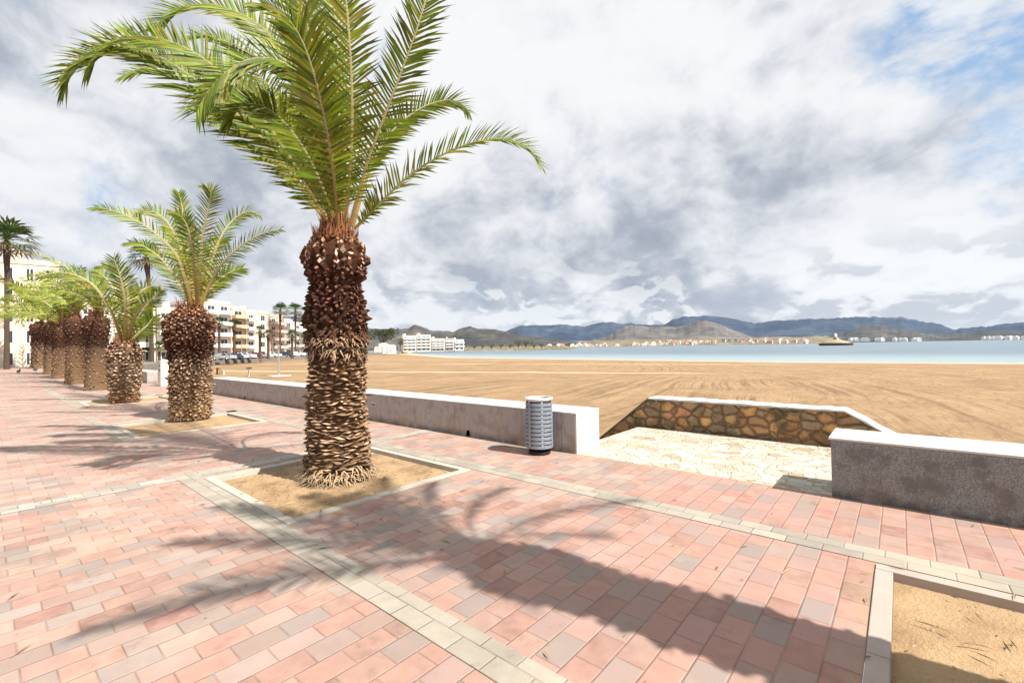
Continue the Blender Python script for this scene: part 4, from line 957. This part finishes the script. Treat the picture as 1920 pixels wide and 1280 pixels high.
# ------------------------------------------------------------------ town across the bay: every house its own small mesh
def house_mesh(k, flat, col):
    rnd = random.Random(k); w, dp, h = rnd.uniform(9, 16), rnd.uniform(8, 12), rnd.uniform(6, 10)
    bm = B(-w/2, w/2, -dp/2, dp/2, -6, h); wl = len(bm.faces)
    box(bm, -w/2-.3, -w*.05, -dp/2-3, -dp/2-.01, -6, h*.55)
    if flat: box(bm, -w*.2, w*.3, -dp*.2, dp*.3, h+.01, h+2.4)
    k0 = len(bm.faces)
    if not flat:
        v = [bm.verts.new(p_) for p_ in ((-w/2-.6, -dp/2-.6, h+.02), (w/2+.6, -dp/2-.6, h+.02), (w/2+.6, dp/2+.6, h+.02), (-w/2-.6, dp/2+.6, h+.02), (-w*.25, 0, h+3), (w*.25, 0, h+3))]
        for fc in ((0, 1, 5, 4), (1, 2, 5), (2, 3, 4, 5), (3, 0, 4), (3, 2, 1, 0)): bm.faces.new([v[i] for i in fc])
    kw = len(bm.faces)
    for i in range(3):
        for j in range(2): box(bm, -w/2+w*(.12+.3*i), -w/2+w*(.12+.3*i)+w*.14, -dp/2-.12, -dp/2+.02, h*(.12+.45*j), h*(.12+.45*j)+h*.24)
    bm.faces.ensure_lookup_table()
    for i, fc in enumerate(bm.faces): fc.material_index = 2 if i >= kw else (1 if i >= k0 else 0)
    me = bpy.data.meshes.new('house'); bm.to_mesh(me); bm.free()
    for m_ in ('plaster_'+col, 'plaster_tile' if not flat else 'plaster_white', 'glass_dark'): me.materials.append(MATS[m_])
    return me
HM = [house_mesh(i, i % 4 != 1, c) for i, c in enumerate(('white', 'salmon', 'cream', 'white', 'white', 'pink', 'white', 'cream', 'salmon'))]
HK = ['white', 'salmon', 'cream', 'white', 'white', 'pink', 'white', 'cream', 'salmon']
rnd = random.Random(5); clus = [(1000, 1016, 6), (1025, 1052, 14), (1052, 1078, 8), (1088, 1110, 14), (1110, 1140, 16), (1136, 1180, 30), (1180, 1236, 7), (1236, 1300, 14)]
spots = []
for a, b, n in clus:
    for i in range(n):
        px = rnd.uniform(a, b); rho = rnd.uniform(1300, 1620 if a > 1100 else 1420)
        spots.append((px, rho))
spots.sort()
for i, (px, rho) in enumerate(spots):
    d = ray(px, 640); d = Vector((d.x, d.y)).normalized(); k = rnd.randrange(9)
    o = bpy.data.objects.new('house', HM[k]); COL.objects.link(o); o.location = (d.x*rho, d.y*rho, land_z(rho)-.5); o.rotation_euler = (0, 0, atan2(-d.x, d.y)+rnd.uniform(-.5, .5)); o.scale = (rnd.uniform(.6, .95),)*3
    where = 'far left of the town' if px < 1052 else 'left of the grey hill' if px < 1110 else 'foot of the grey hill' if px < 1180 else 'right of the grey hill'
    tag(o, f'tiny {HK[k]} house in the town across the bay, {where}', 'house', f'{HK[k]} houses across the bay, {where}')
def far_block(px, yt, yb, wpx, rho, lab, grp):
    t0 = R(px, yt, rho); b0_ = R(px, yb, rho); w = wpx*rho/F*.9; h = t0.z-b0_.z
    t_ = tag(empty('tower_block', b0_, atan2(-ray(px, 640).x, ray(px, 640).y)), lab, 'building', grp)
    obj('wall', B(-w/2, w/2, -w*.3, w*.3, -14, h), 'plaster_white', t_); obj('roof', B(-w*.2, w*.25, -w*.15, w*.2, h+.01, h*1.1), 'plaster_grey', t_)
    for j in range(4): obj('window', B(-w*.4, w*.4, -w*.3-.3, -w*.3+.05, h*(.1+.22*j), h*(.1+.22*j)+h*.1), 'glass_dark', t_)
for i, x in enumerate((1189, 1195.5, 1202.5, 1210, 1217.5)): far_block(x, 635.5, 641.5, 4, 1560, ['leftmost of the five white tower blocks across the bay', 'second from the left of the five white tower blocks across the bay', 'middle one of the five white tower blocks across the bay', 'fourth from the left of the five white tower blocks across the bay', 'rightmost of the five white tower blocks across the bay'][i], 'white tower blocks across the bay')
for i, (x, y0, y1, w) in enumerate(((1404.5, 631.8, 635, 3.5), (1410, 633.4, 636, 2.5), (1413.5, 632.2, 636.2, 3.5), (1418, 633.6, 636.8, 3), (1423, 634.8, 637, 3), (1427.5, 635.5, 637.4, 2.5))):
    far_block(x, y0, y1, w, 3000, ['isolated white block at the left of the hillside cluster on the right', 'small white block just right of the isolated one on the hillside', 'tallest white block in the hillside cluster on the right', 'white block right of the tallest in the hillside cluster', 'low white block near the shore end of the hillside cluster', 'lowest rightmost white block of the hillside cluster'][i], 'white blocks on the hillside at right')
for i in range(40):
    px = rnd.uniform(1270, 1400) if i < 24 else rnd.uniform(1470, 1600); rho = 2780; p_ = R(px, 637.8 if px < 1400 else 636.4-(px-1490)*.016, rho); p_.z = max(p_.z, -1)
    o = bpy.data.objects.new('house', HM[rnd.choice((0, 3, 4, 6))]); COL.objects.link(o); o.location = p_; o.rotation_euler = (0, 0, rnd.uniform(0, 3)); o.scale = (1.3, 1.3, 1.1)
    w_ = 'below the long blue ridge' if px < 1400 else 'on the shore at the far right'
    tag(o, f'tiny white waterside house {w_}', 'house', f'white waterside houses {w_}')

# ------------------------------------------------------------------ islet with beacon
dI = 420; A = D(1310.5, 643.6, dI); A.z = -1.6; q = dI/F
t_ = tag(empty('islet_beacon', A, atan2(-ray(1310, 640).x, ray(1310, 640).y)), 'small pale rocky islet with a little beacon tower out in the bay', 'beacon')
bm = bmesh.new(); n = 28
def ring(rx, ry, z, j): return [bm.verts.new((rx*cos(2*pi*i/n)*(1+j*noise.noise(Vector((i*.9, z, 1)))), ry*sin(2*pi*i/n), z+.3*j*noise.noise(Vector((i*.7, z, 5))))) for i in range(n)]
def loft(rs):
    for a, b in zip(rs, rs[1:]):
        for i in range(n): bm.faces.new((a[i], a[(i+1) % n], b[(i+1) % n], b[i]))
    bm.faces.new(rs[-1])
loft([ring(14.5*q, 5*q, -.5, .1), ring(14.5*q, 5.2*q, 1.5, .25), ring(13*q, 4.8*q, 2.2, .25)]); obj('rock_base', bm, 'rock', t_)
bm = bmesh.new(); loft([ring(12.5*q, 4.6*q, 2.1, .15), ring(10.5*q, 4*q, 3.5, .3), ring(5.8*q, 3*q, 4.4, .5), ring(3.6*q, 2.4*q, 5.6, .5)]); obj('rock_top', bm, 'islet_pale', t_)
bm = bmesh.new(); lathe(bm, [(2.2*q, 3), (1.7*q, 5), (1.3*q, 7.6), (1.6*q, 7.7)], 12); obj('tower', bm, 'wood', t_)
bm = bmesh.new(); lathe(bm, [(1.5*q, 7.71), (1.4*q, 9.6), (1.0*q, 10.6), (.1*q, 11.4)], 12); obj('lantern', bm, 'white_paint', t_)
obj('hut', B(-5.5*q, -3.4*q, -q, q, 3.4, 5.4), 'plaster_cream', t_); obj('hut', B(2.4*q, 4.6*q, -q, q, 3.4, 5.2), 'plaster_orange', t_)

# ------------------------------------------------------------------ beach furniture
def on_beach(px, py):
    z = -1.0
    for _ in range(6): p_ = G(px, py, z); z = beach_z(p_.x, p_.y)
    return G(px, py, z)
p_ = on_beach(707.5, 677); s = depth(p_)/F
t_ = tag(empty('beach_shower', p_), 'thin tall beach shower pole on the sand left of the nearest palm', 'beach shower')
bm = bmesh.new(); tube(bm, [(0, 0, 0), (0, 0, 34*s)], .09, 8); obj('pole', bm, 'steel', t_)
bm = bmesh.new(); tube(bm, [(0, 0, 30*s), (3*s, 0, 33*s), (4.5*s, 0, 32.5*s)], .05, 6); tube(bm, [(0, 0, 26*s), (-3*s, 0, 28.5*s), (-4*s, 0, 28*s)], .05, 6); obj('shower_arm', bm, 'steel', t_)
obj('tray', B(-8*s, 8*s, -.9, .9, -.1, .08, bev=.02), 'wall_cap', t_)
p_ = on_beach(675, 677); s = depth(p_)/F
t_ = tag(empty('foot_tap', p_), 'low T shaped foot tap post on the sand left of the shower', 'water tap')
bm = bmesh.new(); tube(bm, [(0, 0, 0), (0, 0, 8.5*s)], .08, 8); obj('post', bm, 'plaster_cream', t_)
bm = bmesh.new(); tube(bm, [(-6.5*s, 0, 8.3*s), (0, 0, 8.8*s), (7*s, 0, 8.8*s)], .07, 6); obj('crossbar', bm, 'dark_metal', t_)
p_ = on_beach(642.5, 675.5); s = depth(p_)/F
t_ = tag(empty('beach_stand', p_), 'small dark framed stand with a white panel behind the sea wall by the second palm', 'stand')
bm = bmesh.new(); tube(bm, [(-5*s, 0, 0), (-5*s, 0, 7*s), (5*s, 0, 7*s), (5*s, 0, 0)], .12, 6); obj('frame', bm, 'wood', t_)
obj('panel', B(-3.6*s, 3.6*s, .3, .45, 0, 4.5*s, bev=.02), 'white_paint', t_)

# ------------------------------------------------------------------ parked cars on the coast road
def car_proto(paint):
    t_ = empty('parked_car'); L, W = 4.2, 1.75
    prof = [(-2.1, .35), (-2.1, .72), (-1.95, .86), (-1.25, .93), (-.62, 1.38), (.75, 1.42), (1.45, .98), (2.05, .90), (2.1, .6), (2.1, .35)]
    bm = bmesh.new(); a = [bm.verts.new((x, -W/2*(1 if z < .95 else .82), z)) for x, z in prof]; b = [bm.verts.new((x, W/2*(1 if z < .95 else .82), z)) for x, z in prof]
    bm.faces.new(a); bm.faces.new(list(reversed(b)))
    for i in range(len(prof)): j = (i+1) % len(prof); bm.faces.new((a[j], a[i], b[i], b[j]))
    obj('body', bm, paint, t_)
    for sy in (-1, 1):
        bm = bmesh.new(); y = sy*(W/2*.91); quad(bm, [(-1.05, y, .97), (1.2, y, .99), (.7, y*.93, 1.36), (-.58, y*.93, 1.33)]); bmesh.ops.solidify(bm, geom=bm.faces[:], thickness=.03); obj('window', bm, 'glass_dark', t_)
    for sx in (-1, 1): bm = bmesh.new(); x0, z0, x1, z1 = (-1.27, .96, -.66, 1.36) if sx < 0 else (1.46, 1.0, .79, 1.40); quad(bm, [(x0, -.7, z0), (x0, .7, z0), (x1, .62, z1), (x1, -.62, z1)]); bmesh.ops.solidify(bm, geom=bm.faces[:], thickness=.03); obj('windscreen', bm, 'glass_dark', t_)
    for sx in (-1.3, 1.3):
        for sy in (-1, 1):
            bm = bmesh.new(); bmesh.ops.create_cone(bm, segments=16, radius1=.31, radius2=.31, depth=.2, cap_ends=True, matrix=Matrix.Rotation(pi/2, 4, 'X')); bmesh.ops.translate(bm, verts=bm.verts, vec=(sx, sy*.78, .31)); w_ = obj('wheel', bm, 'tyre', t_)
            bm = bmesh.new(); bmesh.ops.create_cone(bm, segments=10, radius1=.18, radius2=.14, depth=.06, cap_ends=True, matrix=Matrix.Rotation(pi/2, 4, 'X')); bmesh.ops.translate(bm, verts=bm.verts, vec=(sx, sy*.89, .31)); obj('rim', bm, 'steel', w_)
    return t_
paints = dict(grey_paint='grey', white_paint='white', red_paint='red', blue_paint='blue'); protos = {}
cars = [(648, 'grey_paint', 'grey car parked nearest to the second palm trunk'), (655.5, 'blue_paint', 'dark blue car second in the parked row'), (664, 'white_paint', 'white car parked under the bushy low fan palm'), (671, 'white_paint', 'white car parked immediately left of the red one'),
        (678.5, 'red_paint', 'red car in the middle of the parked row'), (686, 'grey_paint', 'grey car immediately right of the red one'), (700, 'white_paint', 'white car parked beneath the pink block'), (713, 'blue_paint', 'dark blue car near the thin shower pole'), (728, 'white_paint', 'rightmost white parked car next to the nearest trunk')]
for x, pm_, lab in cars:
    d = 88+(x-648)*.5; p_ = D(x, 655, d); p_.z = -.02
    if pm_ not in protos: c = protos[pm_] = car_proto(pm_)
    else: c = copy_tree(protos[pm_])
    tag(c, lab, 'car', 'cars parked along the seafront road'); c.location = p_; u = ray(x+10, 655)-ray(x-10, 655); c.rotation_euler = (0, 0, atan2(u.y, u.x)+random.uniform(-.15, .15)); c.scale = (1.0,)*3

# street lamps on the road
for i, (x, yt) in enumerate(((634, 622), (667, 630), (701, 632))):
    d = 84+i*14; p_ = D(x, 654, d); p_.z = -.02; q = d/F; h = (654-yt)*q
    t_ = tag(empty('street_lamp', p_), ['slim street lamp just right of the second palm trunk', 'slim street lamp by the white parked cars', 'slim street lamp close to the distant pair of fan palms'][i], 'street lamp', 'street lamps on the seafront road')
    bm = bmesh.new(); tube(bm, [(0, 0, 0), (0, 0, h*.9), (.3, 0, h)], [.09, .06, .05], 6); obj('pole', bm, 'steel', t_)
    obj('lamp_head', B(.2, 1.0, -.15, .15, h-.05, h+.08, bev=.03), 'grey_paint', t_)

# ------------------------------------------------------------------ pigeons
def pigeon(p_, rz, s, lab):
    t_ = tag(empty('pigeon', p_, rz), lab, 'pigeon', 'pigeons on the pavement')
    bm = bmesh.new(); n = 12; st = [(-.17, .012, .115), (-.10, .03, .12), (-.04, .055, .125), (.03, .062, .135), (.08, .045, .155), (.105, .027, .185), (.115, .022, .21), (.13, .026, .232), (.15, .02, .235), (.165, .006, .228), (.185, .002, .222)]
    rs = [[bm.verts.new((x, r*cos(2*pi*i/n), z+r*.95*sin(2*pi*i/n))) for i in range(n)] for x, r, z in st]
    for a, b in zip(rs, rs[1:]):
        for i in range(n): bm.faces.new((a[i], b[i], b[(i+1) % n], a[(i+1) % n]))
    bm.faces.new(rs[0]); bm.faces.new(list(reversed(rs[-1])))
    for sy in (-1, 1): tube(bm, [(.01, sy*.02, .09), (.005, sy*.022, .04), (.015, sy*.024, .003), (.045, sy*.024, .003)], .004, 5)
    for v in bm.verts: v.co *= s
    obj('body', bm, 'feather', t_, smooth=True)
for x, y, rz, lab in ((425.5, 675, .3, 'dark pigeon walking on the pavement left of the far palms'), (444, 673, 2.6, 'pigeon nearest to the foot of the far smooth trunked palm'), (426, 666.5, 1.2, 'farthest pigeon, close to the base of the beige building')):
    p_ = G(x, y); pigeon(p_, rz, 3.2*depth(p_)/F/.13 if depth(p_) < 50 else 3.2*50/F/.13, lab)

# ------------------------------------------------------------------ dry leaflets, twigs and grit lying about
rnd = random.Random(99); vs_ = []; fs = []; cs = []
for i in range(900):
    a_, b_, c_, d_ = BEDS[0] if i % 3 == 0 else BEDS[1]
    if rnd.random() < .62: x, y, z = rnd.uniform(a_+.05, b_-.05), rnd.uniform(c_+.05, d_-.05), -.008
    else: x, y, z = (a_+b_)/2+rnd.gauss(0, 1.6), (c_+d_)/2+rnd.gauss(0, 1.5), .008
    if a_-CW < x < b_+CW and c_-CW < y < d_+CW and z > 0: z = .018 if not (a_ < x < b_ and c_ < y < d_) else -.008
    if y > 5.7: continue
    an = rnd.uniform(0, 6.3); l = rnd.choice((.008, .01, .012, .03, .06))*rnd.uniform(.6, 1.3); w = min(l*.5, .005); u = Vector((cos(an), sin(an), rnd.uniform(-.05, .15))); v = Vector((-sin(an), cos(an), 0)); o_ = Vector((x, y, z)); k = len(vs_)
    vs_ += [o_-u*l, o_-v*w+Vector((0, 0, .003)), o_+u*l, o_+v*w+Vector((0, 0, .006))]; fs.append((k, k+1, k+2, k+3)); cs.append(lerp3((.10, .06, .03), (.40, .30, .17), rnd.random()))
tag(meshobj('leaf_litter', vs_, fs, 'bark', None, cs), kind='stuff')

# ------------------------------------------------------------------ air over the bay
HAZE = 4.5e-5
if HAZE:
    bm = bmesh.new(); box(bm, -6500, 6500, -1500, 6500, -9, 620)
    m = bpy.data.materials.new('haze'); m.use_nodes = True; t = NT(m.node_tree); o_ = t.new('ShaderNodeOutputMaterial'); v_ = t.new('ShaderNodeVolumePrincipled')
    v_.inputs['Color'].default_value = (.62, .76, .97, 1); v_.inputs['Density'].default_value = HAZE; v_.inputs['Anisotropy'].default_value = .2
    t.l.new(v_.outputs[0], o_.inputs['Volume']); MATS['haze'] = m
    tag(obj('haze', bm, 'haze'), kind='stuff')
